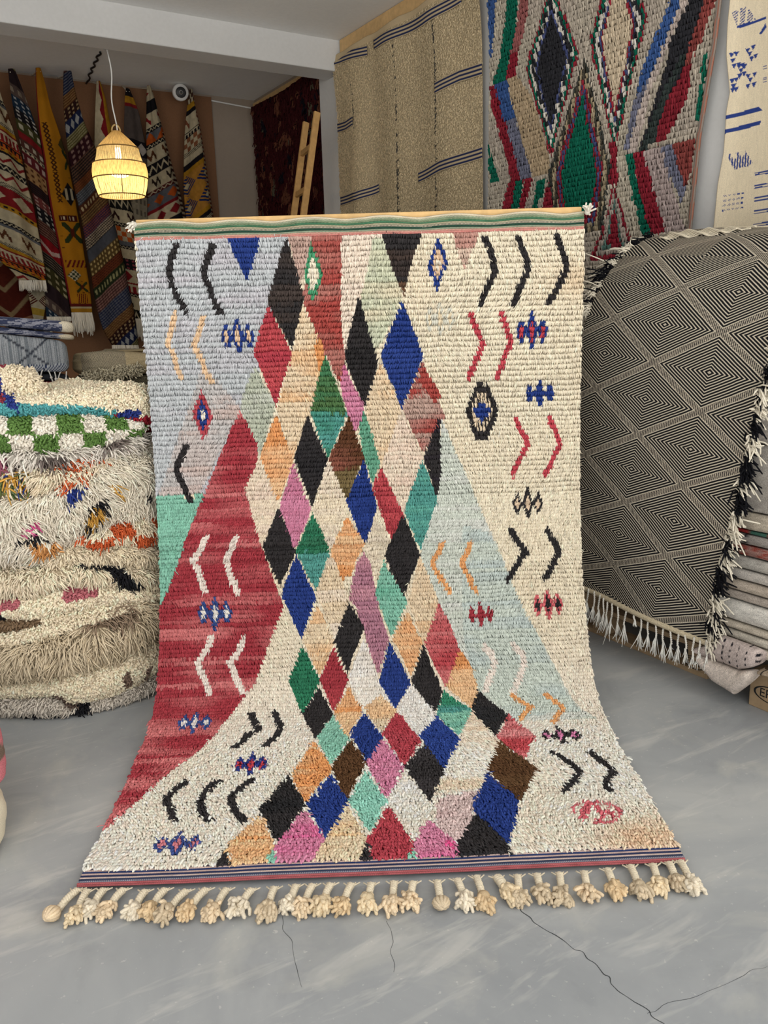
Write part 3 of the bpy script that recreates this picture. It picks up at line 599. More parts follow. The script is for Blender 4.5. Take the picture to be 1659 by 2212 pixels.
# flat woven heading and corner tassel of the cream rug
u, v = np.meshgrid(np.linspace(0, 1, 120), np.linspace(0, 1, 8)); P = sb(u, v*.0); P[..., 2] += .055*(1-v)-.012*np.abs(np.sin(u*13))*(1-v); P[..., 0] += .010*(1-v)
MB().grid(P, lin((196,176,142))).build('woven_band', M['weave'], rb, solid=.006)
mt = MB(); tuft(mt, zt_+np.array([-.05, .03, .02]), (-.5, .6, -.6), .035, 24, (190,172,138), False, 1.3); mt.build('corner_tassel', M['pile'], rb)
def desat(c, f=.12):
    c = np.asarray(c, float); l = c@np.array([.25, .6, .15]); return c+(l[..., None]-c)*f
# --- dark red shaggy rug
yr = np.minimum(wallpx([(543, 300), (716, 300)], XWB-.02)[:, 0], YB-.09)
def c_red(Y, Z):
    n = fbm(Y*7, Z*3.2, 15); c = lin((96,30,34))*(1-n[:, None]*.5)+lin((70,24,30))*n[:, None]*.5
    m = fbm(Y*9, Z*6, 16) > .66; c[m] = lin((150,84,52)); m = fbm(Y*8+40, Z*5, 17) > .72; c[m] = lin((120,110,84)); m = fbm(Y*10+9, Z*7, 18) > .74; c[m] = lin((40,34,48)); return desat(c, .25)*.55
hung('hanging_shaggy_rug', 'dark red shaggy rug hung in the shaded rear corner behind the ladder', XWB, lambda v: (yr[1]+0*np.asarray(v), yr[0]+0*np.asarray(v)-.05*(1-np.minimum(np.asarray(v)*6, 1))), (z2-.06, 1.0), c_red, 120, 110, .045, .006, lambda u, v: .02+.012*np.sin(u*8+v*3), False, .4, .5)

# --- big striped rug with long diamonds (outlines read in a 2.68x enlargement of the upper right corner)
def z6(p): return wallpx([(1040+x/2.68, y/2.68) for x, y in p], XW-.05)
GYS=(164,152,142); RED=(134,40,52); GRN=(22,98,78); NVY=(70,78,118); DK=(46,46,50); BLU=(60,88,140); LGT=(196,184,168); BGR=(112,114,132); MAR=(128,40,50); RST=(132,66,62)
BIG = [(BLU,[(58,-60),(112,-60),(105,0),(60,330),(46,330),(55,120)]),(GRN,[(178,-60),(245,-60),(235,0),(205,180),(165,330),(140,470),(66,492),(110,330),(150,120)]),((150,92,90),[(258,-60),(315,-60),(300,0),(270,130),(215,300),(165,330),(205,180)]),(RED,[(170,320),(215,300),(205,430),(140,465)]),
 (RED,[(48,505),(82,498),(150,700),(210,900),(232,1035),(178,1052),(130,850),(60,620)]),(BLU,[(80,488),(150,466),(205,690),(135,700)]),(BGR,[(135,700),(205,690),(255,880),(302,1030),(230,1042),(190,870)]),((176,156,128),[(150,466),(215,440),(300,560),(400,900),(405,1010),(310,1022),(255,880)]),(GRN,[(44,838),(112,1056),(58,1068)]),
 (RED,[(160,1062),(230,1040),(190,1200),(150,1330),(90,1330),(120,1215)]),(GRN,[(202,1052),(242,1045),(212,1215),(190,1330),(140,1330),(172,1215)]),(RED,[(250,1040),(296,1036),(250,1215),(215,1215)]),(GRN,[(330,1032),(392,1022),(360,1130),(312,1215),(300,1215)]),(RED,[(372,1100),(422,1040),(436,1215),(355,1215)]),
 (BLU,[(1130,-60),(1185,-60),(1135,60),(1062,260),(980,430),(900,560),(920,430),(1000,240),(1060,100)]),(BGR,[(900,560),(980,430),(920,620),(885,730),(852,880),(826,860),(870,640)]),((186,172,164),[(1185,-60),(1245,-60),(1080,280),(1000,500),(940,700),(905,880),(855,880),(885,730),(920,620),(980,430),(1062,260),(1135,60)]),
 (DK,[(1245,-60),(1325,-60),(1240,190),(1180,400),(1090,560),(1000,835),(918,872),(1000,600),(1080,380),(1100,240)]),((54,62,60),[(1180,300),(1210,300),(1090,560),(1000,835),(918,872),(1060,520)]),(RST,[(1325,-60),(1385,-60),(1300,210),(1220,360),(1180,400),(1240,190)]),(MAR,[(1180,400),(1225,370),(1210,560),(1080,790),(1000,835),(1090,560)]),(GRN,[(1296,330),(1322,312),(1300,500),(1275,690),(1250,705)]),((170,160,146),[(1385,-60),(1400,-60),(1345,250),(1320,312),(1296,330),(1250,705),(1210,560),(1225,370),(1300,210)]),
 (GRN,[(835,905),(882,885),(905,1050),(945,1220),(985,1345),(925,1345),(870,1100)]),(RED,[(882,884),(942,876),(1010,1130),(1075,1345),(985,1345),(922,1150)]),((172,156,152),[(942,876),(1052,832),(1130,1150),(1205,1345),(1075,1345),(1010,1130)]),(BGR,[(1050,838),(1104,820),(1192,1092),(1162,1185),(1082,960)]),(RST,[(1102,822),(1245,795),(1222,1000),(1192,1092)]),
 (RED,[(738,830),(802,830),(782,940),(806,1055),(738,1055),(754,930)])]
RING = [([(420,-90),(572,290),(415,905),(262,400)],[(1,RED),(.93,GRN),(.84,'b'),(.62,NVY),(.54,DK)]),([(790,-330),(965,80),(770,865),(632,230)],[(1,RED),(.94,GRN),(.86,'b'),(.66,NVY),(.60,RED),(.54,(196,180,156))]),
 ([(605,325),(752,960),(700,1345),(440,1345),(398,1010)],[(1,(60,62,58)),(.93,'c'),(.76,RED),(.70,NVY),(.62,RED),(.56,GRN)]),([(770,1040),(850,1345),(900,1500),(640,1500),(700,1345)],[(1,RED),(.8,GYS),(.5,(90,120,112)),(.3,RED)])]
def c_big(Y, Z):
    n = fbm(Y*4, Z*5, 41); c = lin(GYS)*(1-n[:, None])+lin((186,178,160))*n[:, None]; Yw = Y+.012*(vn(Y*25, Z*25, 8)-.5)
    for k, p in BIG: c[inpoly(Yw, Z, z6(p))] = lin(k)
    for p, rs in RING:
        q = z6(p); ce = q.mean(0)
        for f, k in rs:
            m = inpoly(Yw, Z, ce+(q-ce)*np.array([f, 1-(1-f)*.72]))
            if k == 'b': k1 = np.where((np.sin(Z*150)*np.sin(Y*110+Z*60) > 0)[:, None], lin(DK), lin((206,200,190))); c[m] = k1[m]
            elif k == 'c': k1 = np.where((np.sin(Y*130) > .2)[:, None], lin((70,66,58)), lin((160,146,120))); c[m] = k1[m]
            else: c[m] = lin(k)
    return c*(.9+.2*vn(Y*6, np.round(Z/.024)*3.1, 12))[:, None]
er = np.array([on(x, y, 0, XW-.05)[1:] for x, y in ((1556, 0), (1545, 100), (1512, 300), (1489, 525))]); el = np.array([on(x, y, 0, XW-.05)[1:] for x, y in ((1060, 0), (1058, 200), (1056, 400))])
BZ0, BZ1 = 3.42, .95
def ybig(v):
    z = BZ0+(BZ1-BZ0)*np.asarray(v, float)
    return np.interp(-z, -er[:, 1], er[:, 0]), np.interp(-z, -el[:, 1], el[:, 0])
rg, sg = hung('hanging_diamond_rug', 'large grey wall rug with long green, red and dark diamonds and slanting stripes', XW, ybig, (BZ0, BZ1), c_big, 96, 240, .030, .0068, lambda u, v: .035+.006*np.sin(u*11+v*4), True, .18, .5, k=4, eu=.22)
u, v = np.meshgrid(np.linspace(-.012, 0, 6), np.linspace(0, 1, 160)); P = sg(u, v); P[..., 0] -= .018
MB().grid(P, np.where((np.sin(v*900)*np.sin(u*600) > 0)[..., None], lin((150,104,88)), lin((132,122,114)))).build('side_binding', M['weave'], rg, solid=.012)

# --- cream kilim with navy figures at the right edge
KX = XW-.02
el2 = np.array([on(x, y, 0, KX)[1:] for x, y in ((1586, -90), (1583, 0), (1577, 60), (1574, 120), (1579, 200), (1571, 240), (1564, 330), (1552, 400), (1543, 520))])
kz0, kz1 = 3.1, 1.1
ny, nz_ = 280, 600
v, u = np.meshgrid(np.linspace(0, 1, nz_), np.linspace(0, 1, ny), indexing='ij'); Zk = kz0+(kz1-kz0)*v; Y1 = np.interp(-Zk, -el2[:, 1], el2[:, 0]); Yk = Y1+(1.55-Y1)*u
def kp(*p): return wallpx([(1040+x/2.68, y/2.68) for x, y in p], KX)
Yf, Zf = Yk.ravel(), Zk.ravel(); ck = lin((226,212,184))*np.ones((len(Yf), 3))*(.93+.12*vn(Yf*300, Zf*40, 5))[:, None]; NV = lin((48,66,130))
def fill(p, cond=None):
    m = inpoly(Yf, Zf, kp(*p)); 
    if cond is not None: m &= cond
    ck[m] = NV
hat = (np.sin(Zf*520+Yf*260) > 0)
fill([(1465,75),(1545,35),(1602,118),(1490,158)], hat & (np.sin(Yf*170) > -.6)); fill([(1488,152),(1659,100),(1659,112),(1490,165)]); fill([(1615,200),(1659,130),(1659,165),(1630,200)]); fill([(1500,160),(1600,120),(1606,128),(1504,168)])
for x, y in ((1538,292),(1570,275),(1550,312),(1560,340),(1583,325),(1450,320),(1475,312),(1455,352),(1462,382),(1485,374),(1488,384),(1508,376),(1498,408),(1490,440),(1515,428),(1538,440),(1575,430),(1550,462),(1535,498),(1570,490),(1450,470),(1472,460),(1456,500),(1452,522),(1470,516),(1518,384)): fill([(x-4,y-8),(x+26,y-16),(x+8,y+18)])
for x, y in ((1636,375),(1632,450)): fill([(x,y),(1659,y-6),(1659,y+22),(x,y+28)], np.sin(Zf*700) > 0)
fill([(1422,668),(1608,618),(1632,640),(1410,692)]); fill([(1402,752),(1620,698),(1612,722),(1396,780)])
for x, y in ((1425,895),(1470,885)): fill([(x,y),(x+18,y-6),(x+34,y+40),(x+52,y-14),(x+100,y+60),(x+70,y+76),(x+40,y+88),(x+20,y+60)], np.sin(Yf*460) > -.3)
for r in range(4):
    for q in range(5):
        x, y = 1404+q*25-r*2, 1130-q*4+r*28; fill([(x,y),(x+16,y-3),(x+15,y+8),(x-1,y+11)], np.sin(Yf*800)*np.sin(Zf*800) > -.4)
for y in (998,1010,1072,1086,1142,1160,1218,1234,1296,1310,-30,-42): fill([(1582,y),(1690,y-16),(1690,y-8),(1580,y+8)])
Pk = np.stack([KX-.012-.012*np.sin(Yk*9+.5)-.008*np.sin(Zk*5)-.02*np.exp(-(u/.04)**2)*.3, Yk, Zk], -1)
tag(MB().grid(Pk, ck.reshape(nz_, ny, 3)).build('hanging_kilim', M['weave'], solid=.006), 'cream flat-woven wall rug with navy figures and bars beside the bare white wall strip', 'rug')

# --- ladder leaning in the corner
ld = empty('ladder', (2.9, 6.2, 0), 'wooden ladder leaning on the rear wall between the red and cream rugs', 'ladder')
wl = lin((196,154,98))
rails = []
for (tx, ty), (bx, by), Yr in (((661,264),(634,470),6.62), ((685,242),(655,470),6.20)):
    a = on(tx, ty, 1, Yr); b = on(bx, by, 1, Yr); d = (b-a)/(b[2]-a[2]); foot = a+d*(0-a[2]); rails.append((foot, a))
    MB().beam(foot, a, .026, .052, up=(1, 0, 0), col=wl).build('rail', M['pine'], ld, flat=True, bevel=.004)
for k in range(9):
    t = .08+k*.105
    p0 = rails[0][0]+(rails[0][1]-rails[0][0])*t; p1 = rails[1][0]+(rails[1][1]-rails[1][0])*t
    MB().beam(p0, p1, .026, .045, up=rails[0][1]-rails[0][0], col=wl).build('rung', M['pine'], ld, flat=True, bevel=.003)
# ================================================================== FOLDED RUGS
def desat(c, f=.12):
    c = np.asarray(c, float); l = c@np.array([.25, .6, .15]); return c+(l[..., None]-c)*f
class Curtain:
    """an upright curved front: plan polyline, arc length a, height z"""
    def __init__(s, plan):
        p = np.array(plan, float); t0 = np.concatenate([[0], np.cumsum(np.hypot(*np.diff(p, axis=0).T))]); a = np.linspace(0, t0[-1], 240)
        q = np.stack([np.interp(a, t0, p[:, k]) for k in (0, 1)], 1)
        for _ in range(60): q[1:-1] = .5*q[1:-1]+.25*(q[2:]+q[:-2])
        s.q = q; s.a = np.concatenate([[0], np.cumsum(np.hypot(*np.diff(q, axis=0).T))]); d = np.gradient(q, axis=0); d /= np.hypot(*d.T)[:, None]; s.nr = np.stack([d[:, 1], -d[:, 0]], 1)
    def pt(s, a): return np.stack([np.interp(a, s.a, s.q[:, 0]), np.interp(a, s.a, s.q[:, 1])], -1)
    def n(s, a): return unit(np.stack([np.interp(a, s.a, s.nr[:, 0]), np.interp(a, s.a, s.nr[:, 1])], -1))
    def hit(s, px, py):
        d = ray(px, py); x, y = s.q[:, 0], s.q[:, 1]; g = x*d[1]-y*d[0]; i = np.nonzero(np.sign(g[:-1]) != np.sign(g[1:]))[0]
        if len(i) == 0: i = 0 if abs(g[0]) < abs(g[-1]) else len(g)-2; w = 0. if i == 0 else 1.
        else: i = i[np.argmin(y[i])]; w = g[i]/(g[i]-g[i+1])
        P = s.q[i]+(s.q[i+1]-s.q[i])*w; t = np.hypot(*P)/np.hypot(d[0], d[1]); return s.a[i]+(s.a[i+1]-s.a[i])*w, 1.5+t*d[2]
    def line(s, pts): return np.array([s.hit(*p) for p in pts])
def patch(cur, polys): return [(lin(c), cur.line(p)) for c, p in polys]

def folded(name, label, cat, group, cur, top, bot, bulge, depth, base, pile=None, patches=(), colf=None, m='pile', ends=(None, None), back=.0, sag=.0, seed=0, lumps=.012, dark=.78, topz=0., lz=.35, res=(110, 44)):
    """one folded rug: a rounded front fold on a curtain with a flat body going back; top/bot are heights along a"""
    top = np.array(sorted(map(tuple, top))); bot = np.array(sorted(map(tuple, bot)))
    a0 = max(top[0, 0], bot[0, 0]) if ends[0] is None else ends[0]; a1 = min(top[-1, 0], bot[-1, 0]) if ends[1] is None else ends[1]
    pp = patches
    def surf(w, f):                                   # w 0..1 along the fold, f 0..1 around it (bottom back, front, top, back)
        a = a0+(a1-a0)*w; zt = np.interp(a, top[:, 0], top[:, 1]); zb = np.interp(a, bot[:, 0], bot[:, 1])
        e = np.clip(1-np.abs(2*w-1)**10, 0, 1)**.5; mid = (zt+zb)/2; h = np.maximum(zt-zb, .012)/2*(.35+.65*e)
        th = np.clip(f/.5, 0, 1)*PI-PI/2; off = bulge*np.maximum(np.cos(th), 0)**.75*(.3+.7*e)
        z = mid+h*np.sin(th); g = np.clip((f-.5)/.4, 0, 1); off = off-depth*g; z = z+topz*g-sag*np.sin(g*PI)
        g2 = np.clip((f-.9)/.1, 0, 1); z = z*(1-g2)+(mid-h)*g2
        lm = lumps*(fbm(a*7+seed*3.1, z*16+seed, seed+50)-.5)*2*(1-g2); off = off+lm-.03*(1-e); z = z+lm*lz
        p = cur.pt(a); n = cur.n(a); return np.stack([p[..., 0]+n[..., 0]*off, p[..., 1]+n[..., 1]*off, z], -1)
    def col(w, f, P):
        a = (a0+(a1-a0)*w).ravel(); z = P[..., 2].ravel(); c = np.ones((len(a), 3))*lin(base)*(.93+.14*fbm(a*5+seed, z*9, seed+9))[:, None]
        if colf is not None: c = colf(a, z, w.ravel(), f.ravel(), c)
        for k, q in pp:
            aw = a+.014*(vn(a*60, z*60, 3)-.5); mk = inpoly(aw, z, q); c[mk] = k
        return c
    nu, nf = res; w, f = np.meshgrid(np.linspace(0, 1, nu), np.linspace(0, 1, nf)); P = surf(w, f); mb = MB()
    mb.grid(P, col(w, f, P).reshape(nf, nu, 3)*(dark if pile else 1.))  # under a pile the body colour is darkened for shaded gaps between strands
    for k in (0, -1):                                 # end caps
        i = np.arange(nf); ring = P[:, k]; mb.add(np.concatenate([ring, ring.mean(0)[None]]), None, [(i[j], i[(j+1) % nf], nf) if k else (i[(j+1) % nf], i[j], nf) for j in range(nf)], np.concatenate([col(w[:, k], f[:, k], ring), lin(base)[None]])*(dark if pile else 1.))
    if pile:
        L, r, dens, fmax, lean, drop = pile; hh = np.mean(np.interp(np.linspace(a0, a1, 9), top[:, 0], top[:, 1])-np.interp(np.linspace(a0, a1, 9), bot[:, 0], bot[:, 1])); A = (a1-a0)*(hh*1.35+max(0, fmax-.5)/.4*depth)
        N = int(A*dens); fr = hh*1.35/(hh*1.35+max(0, fmax-.5)/.4*depth); q = rng.random(N) < fr
        f = np.where(q, .06+.44*rng.random(N), .5+(fmax-.5)*rng.random(N)); w = rng.random(N)*.99+.005; P = surf(w, f); e = 2e-3
        du = unit(surf(np.minimum(w+e, 1), f)-surf(np.maximum(w-e, 0), f)); df = unit(surf(w, np.minimum(f+e, 1))-surf(w, np.maximum(f-e, 0))); n = unit(np.cross(du, df)); cen = cur.pt(a0+(a1-a0)*w); nn = cur.n(a0+(a1-a0)*w)
        outw = np.concatenate([nn*np.where(f < .5, 1, .02)[:, None], np.where(f < .5, 0, 1)[:, None]], 1); n *= np.sign((n*outw).sum(1))[:, None]
        g = np.array([0, 0, -1.])-n*(-n[:, 2:3]); comb = (vn(P[:, 0]*16+seed, P[:, 2]*16+P[:, 1]*9, seed+4)-.5)*2
        T = g*drop+du*(comb*lean)[:, None]+rng.normal(0, .28, (N, 3)); c = desat(col(w, f, P))*(1+.10*rng.normal(0, 1, N))[:, None]
        mb.strands(P, unit(n+rng.normal(0, .25, (N, 3))), T, np.clip(L*(1+.22*rng.normal(0, 1, N)), L*.4, L*1.6), r*(1+.15*rng.normal(0, 1, N)), np.clip(c*1.12, 0, .93), k=3, rings=4 if L > .03 else 3, cu=.65, eu=.42, et=.8, prof=(.8, 1, 1, .8))
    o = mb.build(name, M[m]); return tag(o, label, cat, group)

# ------------------------------------------------------------------ the big pile of shaggy rugs on the left
LS = Curtain([(-.75, 4.1), (-.35, 3.75), (-.05, 3.62), (.225, 3.42), (.41, 3.285), (.60, 3.24), (.79, 3.27), (.92, 3.39), (.98, 3.57), (1.0, 3.9), (.95, 4.3)])
def L_(p): return LS.line(p)
B = dict(
 a=[(-60,858),(0,872),(60,881),(120,880),(180,884),(240,893),(300,908),(335,918)],
 b=[(-60,972),(0,972),(60,970),(120,974),(180,968),(240,948),(290,930)],
 c=[(-60,1012),(0,1010),(60,1012),(120,1004),(180,990),(240,978),(290,965)],
 d=[(-60,1062),(0,1064),(60,1070),(100,1052),(180,1030),(230,1000)],
 e=[(-60,1200),(0,1206),(60,1212),(110,1206),(150,1168),(200,1150),(260,1124),(300,1118),(345,1120)],
 f=[(140,1172),(200,1177),(260,1175),(300,1177),(345,1180)],
 g=[(-60,1228),(0,1230),(60,1230),(92,1226),(145,1212),(205,1214),(260,1222),(345,1240)],
 h=[(-60,1292),(0,1289),(60,1276),(145,1252),(207,1254),(260,1262),(345,1282)],
 i=[(-60,1330),(0,1328),(36,1328),(96,1330),(169,1316),(241,1297),(345,1292)],
 j=[(-60,1362),(0,1358),(60,1350),(100,1335),(137,1330),(207,1318),(265,1306),(345,1297)],
 k=[(-60,1396),(0,1392),(96,1376),(169,1349),(217,1328),(265,1312),(345,1302)],
 l=[(-60,1455),(0,1452),(96,1449),(193,1424),(277,1390),(320,1366),(345,1352)],
 m=[(-60,1494),(0,1493),(116,1488),(169,1509),(241,1495),(297,1467),(330,1430),(345,1415)],
 o=[(-60,1547),(0,1549),(72,1552),(120,1550),(193,1547),(265,1520),(313,1504),(345,1492)])
B = {k: L_(v) for k, v in B.items()}
zmin = lambda b: np.stack([b[:, 0], np.maximum(b[:, 1], .012)], 1)
WOOL = (236,219,189); SHORT = (.017, .0050, 52000, .56, .3, .45); LONG = (.042, .0030, 34000, .55, .6, .8); MED = (.028, .0036, 36000, .55, .45, .65)
def rug_s(label, top, bot, base=WOOL, pile=SHORT, polys=(), **k):
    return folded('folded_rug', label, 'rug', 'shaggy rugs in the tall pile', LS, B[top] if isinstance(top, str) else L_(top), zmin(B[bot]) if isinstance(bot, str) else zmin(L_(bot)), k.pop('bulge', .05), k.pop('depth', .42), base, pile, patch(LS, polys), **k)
OG=(206,92,38); YE=(206,154,52); NB=(40,58,128); BKK=(36,36,40)
rug_s('thick cream shaggy rug at the floor with a black line, lowest of the tall pile', 'm', 'o', (206,196,182), MED, [(BKK,[(-60,1535),(36,1535),(72,1526),(150,1522),(169,1512),(200,1500),(190,1520),(150,1538),(60,1548),(-60,1548)]),((112,94,84),[(116,1478),(135,1482),(170,1512),(150,1516)])], bulge=.07, seed=1)
rug_s('short cream rug with two brown spots near the bottom of the tall pile', 'l', 'm', (236,219,189), (.015,.0052,52000,.56,.2,.25), [((120,98,84),[(250,1440),(262,1436),(268,1462),(258,1472),(250,1460)]),((132,110,96),[(288,1434),(298,1430),(299,1455),(290,1462)]),((112,94,84),[(112,1474),(132,1478),(165,1508),(150,1508)])], bulge=.085, seed=2)
rug_s('long-haired beige rug, third from the bottom of the tall pile', 'k', 'l', (216,198,166), (.055,.0028,30000,.55,.8,.95), [((150,128,106),[(180,1348),(217,1322),(265,1308),(275,1322),(240,1340)])], bulge=.09, seed=3)
rug_s('cream rug with a dark brown left fold under the pink-patched rug', 'j', 'k', WOOL, SHORT, [], bulge=.07, seed=4)
rug_s('dark brown rug, a thin layer beneath the pink-patched rug', 'i', 'j', (128,104,78), SHORT, [(WOOL,[(100,1300),(345,1280),(345,1320),(100,1345)])], bulge=.055, seed=5)
rug_s('cream rug with dusty pink patches midway down the tall pile', 'h', 'i', WOOL, SHORT, [((186,104,112),[(140,1262),(170,1254),(210,1256),(200,1276),(143,1288)]),((186,104,112),[(-40,1292),(0,1290),(58,1280),(58,1300),(20,1304),(-40,1302)]),(BKK,[(-40,1302),(14,1302),(36,1325),(-40,1328)])], bulge=.07, seed=6)
rug_s('cream rug with a black curved line below the orange checked rug', 'g', 'h', WOOL, (.036,.0030,34000,.55,.6,.85), [(BKK,[(150,1212),(205,1212),(240,1222),(262,1236),(280,1256),(250,1258),(235,1238),(205,1222),(150,1218)])], bulge=.075, seed=7)
rug_s('plain cream rug directly under the orange checked rug', [(60,1212),(110,1206),(140,1172),(200,1177),(260,1175),(300,1177),(345,1180)], 'g', (222,206,176), MED, [], bulge=.07, seed=8, ends=(L_([(100,1215)])[0, 0], None))
def chk(c1, c2, na, nz, top, bot):
    def f(a, z, w, ff, c):
        zt = np.interp(a, top[:, 0], top[:, 1]); zb = np.interp(a, bot[:, 0], bot[:, 1]); q = (zt-z)/np.maximum(zt-zb, .01)
        k = (np.floor(a/na+.3)+np.floor(np.clip(q*nz, -.9, 9))) % 2 == 0; c[k] = lin(c1); c[~k] = lin(c2); return c
    return f
rug_s('orange and cream checked shaggy rug in the middle of the tall pile', [(140,1166),(170,1142),(200,1134),(260,1120),(300,1112),(345,1112)], 'f', WOOL, MED, [], colf=chk(OG, WOOL, .078, 2, L_([(140,1150),(200,1134),(260,1120),(345,1112)]), B['f']), bulge=.075, seed=9, ends=(L_([(142,1160)])[0, 0], None))
rug_s('bulging white shaggy rug with blue, gold, black and pink knots in the tall pile', [(-60,1064),(0,1066),(60,1072),(100,1054),(160,1012),(200,985),(240,978),(300,972),(345,985)], 'e', (230,220,200), (.042,.0030,36000,.53,.9,.75),
 [(OG,[(118,1010),(170,1006),(186,1016),(178,1030),(150,1045),(126,1046),(132,1028)]),(NB,[(150,1046),(168,1040),(166,1062),(150,1078),(136,1074)]),(YE,[(212,1042),(226,1042),(240,1062),(228,1066)]),(BKK,[(196,1076),(206,1070),(210,1094),(196,1112),(186,1132),(172,1128),(178,1092)]),(YE,[(186,1088),(204,1084),(206,1100),(186,1122),(176,1124)]),((214,70,140),[(48,1138),(74,1112),(80,1116),(60,1140)]),(BKK,[(52,1150),(84,1132),(94,1136),(84,1162),(50,1162)]),(WOOL,[(62,1150),(78,1142),(82,1152),(66,1160)]),((214,150,80),[(80,1160),(126,1156),(130,1172),(108,1188),(84,1184)]),((180,40,56),[(298,1012),(310,1006),(330,1026),(326,1034),(312,1028)]),(BKK,[(284,1060),(296,1062),(294,1068),(284,1066)]),(BKK,[(270,1112),(286,1110),(286,1118),(270,1118)]),(BKK,[(326,1080),(334,1080),(332,1092),(326,1090)])], bulge=.075, seed=10, lumps=.022)
def multi(a, z, w, f, c):
    n = vn(a*120, z*120, 5); k = vn(a*14, z*10, 6) > .5; c[k & (n > .6)] = lin(YE); c[k & (n < .25)] = lin(NB); c[k & (n > .42) & (n < .5)] = lin((86,108,62)); return c
rug_s('cream rug with gold, blue and green flecks and an orange patch, fourth from the top', 'c', 'd', WOOL, (.038,.0031,32000,.54,.8,.75), [(OG,[(122,1004),(150,998),(196,980),(214,978),(206,996),(180,1002),(160,1012),(126,1012)]),(YE,[(-40,1012),(12,1012),(14,1050),(-40,1058)]),((112,124,70),[(14,1018),(26,1020),(28,1052),(14,1056)])], colf=lambda a, z, w, f, c: np.where((a < L_([(96,1030)])[0, 0])[:, None], multi(a, z, w, f, c.copy()), c), bulge=.075, seed=11, ends=(None, L_([(232,990)])[0, 0]))
rug_s('white tufted rug with bare grey-brown woven bands under the green checked rug', 'b', 'c', (226,218,206), (.044,.0032,20000,.52,.9,.85), [((124,112,106),[(90,984),(140,984),(142,1000),(92,1004)]),((124,112,106),[(176,982),(212,974),(214,984),(178,992)]),((124,112,106),[(212,950),(240,944),(244,962),(214,970)]),((150,84,104),[(-40,984),(32,984),(30,998),(-40,1000)]),((124,112,106),[(-40,1000),(46,998),(50,1010),(-40,1010)])], bulge=.065, seed=12)
GC = (92,128,58)
rug_s('green and white checked shaggy rug, second from the top of the tall pile', [(-60,888),(0,892),(60,892),(120,890),(160,886),(200,892),(250,902),(290,918)], 'b', (226,218,200), (.018,.0050,46000,.60,.3,.35), [], colf=chk(GC, (228,220,204), .072, 2, L_([(-60,888),(0,892),(120,888),(200,892),(290,916)]), B['b']), bulge=.085, seed=13, depth=.35)
def tealf(a, z, w, f, c):
    c[:] = lin((74,158,162)); m = a > L_([(235,900)])[0, 0]; c[m] = lin((168,34,50)); m2 = m & (vn(a*22, z*30, 3) > .6); c[m2] = lin((44,60,130)); m3 = a < L_([(45,860)])[0, 0]; return c
rug_s('cream shaggy rug with a teal, red and navy edge, topmost of the tall pile', [(-60,838),(0,852),(30,858),(100,852),(160,846),(220,838),(270,830),(310,848),(335,880)], [(-60,884),(0,892),(60,892),(120,888),(180,890),(240,902),(300,924),(335,935)], (236,219,189), (.018,.0050,46000,.80,.3,.35), [((74,158,162),[(-60,858),(0,864),(60,869),(120,869),(180,872),(228,884),(228,915),(-60,905)]),((176,36,54),[(228,888),(300,898),(318,888),(330,878),(335,945),(300,925),(228,910)]),((44,60,134),[(228,880),(266,884),(266,897),(236,897)]),((150,58,72),[(-40,800),(6,806),(12,850),(26,868),(-40,868)]),((44,60,134),[(22,850),(48,862),(52,880),(30,874),(14,856)])], bulge=.09, depth=.34, seed=14, topz=.03, sag=.015)
rug_s('rolled end of the cream top rug rising at the left of the tall pile', [(-60,800),(-10,800),(20,800),(60,806),(84,830),(100,850)], [(-60,850),(0,862),(50,866),(100,862)], (226,210,180), (.019,.0050,46000,.7,.3,.35), [((150,58,72),[(-60,790),(4,800),(10,840),(26,868),(-60,868)]),((44,60,134),[(8,800),(14,840),(30,866),(22,868),(8,846)])], bulge=.03, depth=.2, seed=15)

# ------------------------------------------------------------------ folded blankets behind the pile
BK1 = Curtain([(.3, 4.78), (.6, 4.72), (.95, 4.70), (1.0, 4.74), (1.03, 4.95), (1.03, 5.3)])
def bl(label, x0, x1, yt, yb, base, m='tweed', polys=(), pile=None, **k):
    t = BK1.line([(x0, yt[0]), (x1, yt[1])]); b = BK1.line([(x0, yb[0]), (x1, yb[1])])
    return folded('folded_blanket', label, 'blanket', 'folded blankets behind the tall pile', BK1, t-[0, .003], b+[0, .003], k.pop('bulge', .03), .5, base, pile, patch(BK1, polys), m=m, lumps=.006, lz=0., **k)
def ombre(a, z, w, f, c):
    e = BK1.line([(132, 710)])[0, 0]; m = (a+.05*(vn(a*6, z*90, 3)-.5) < e); n = vn(a*30, z*260, 4); c[m] = np.where((n[m] > .55)[:, None], lin((140,142,154)), lin((58,64,88))); return c
bl('navy flecked blanket with a cream end, upper fold on the blanket stack', -30, 163, (680, 694), (702, 722), (214,204,182), colf=ombre, seed=21)
bl('navy flecked blanket with a cream end, lower fold on the grey-blue blanket', -30, 163, (702, 722), (718, 737), (206,194,170), colf=ombre, seed=22)
def hound(a, z, w, f, c):
    zt = BK1.line([(0, 790)])[0, 1]-(a-BK1.line([(0, 760)])[0, 0])*.02; k = (np.floor(a/.0075)+np.floor(z/.0075)) % 2 == 0
    c[:] = np.where((vn(a*340, z*5, 2) > .5)[:, None], lin((112,118,124)), lin((150,154,158))); lo = z < zt; c[lo & k] = lin((46,56,86)); c[lo & ~k] = lin((176,180,184))
    for s_ in (1, -1):
        q = BK1.line([(62, 740)])[0]; d = np.abs((z-q[1]+.055)-s_*(a-q[0])*.8); c[(d < .006) & ~lo & (np.abs(a-q[0]) < .12)] = lin((52,56,66))
    return c
gb = bl('grey-blue woven blanket with a navy checked border and knotted fringe', -30, 153, (716, 736), (800, 806), (140,144,150), colf=hound, seed=23)
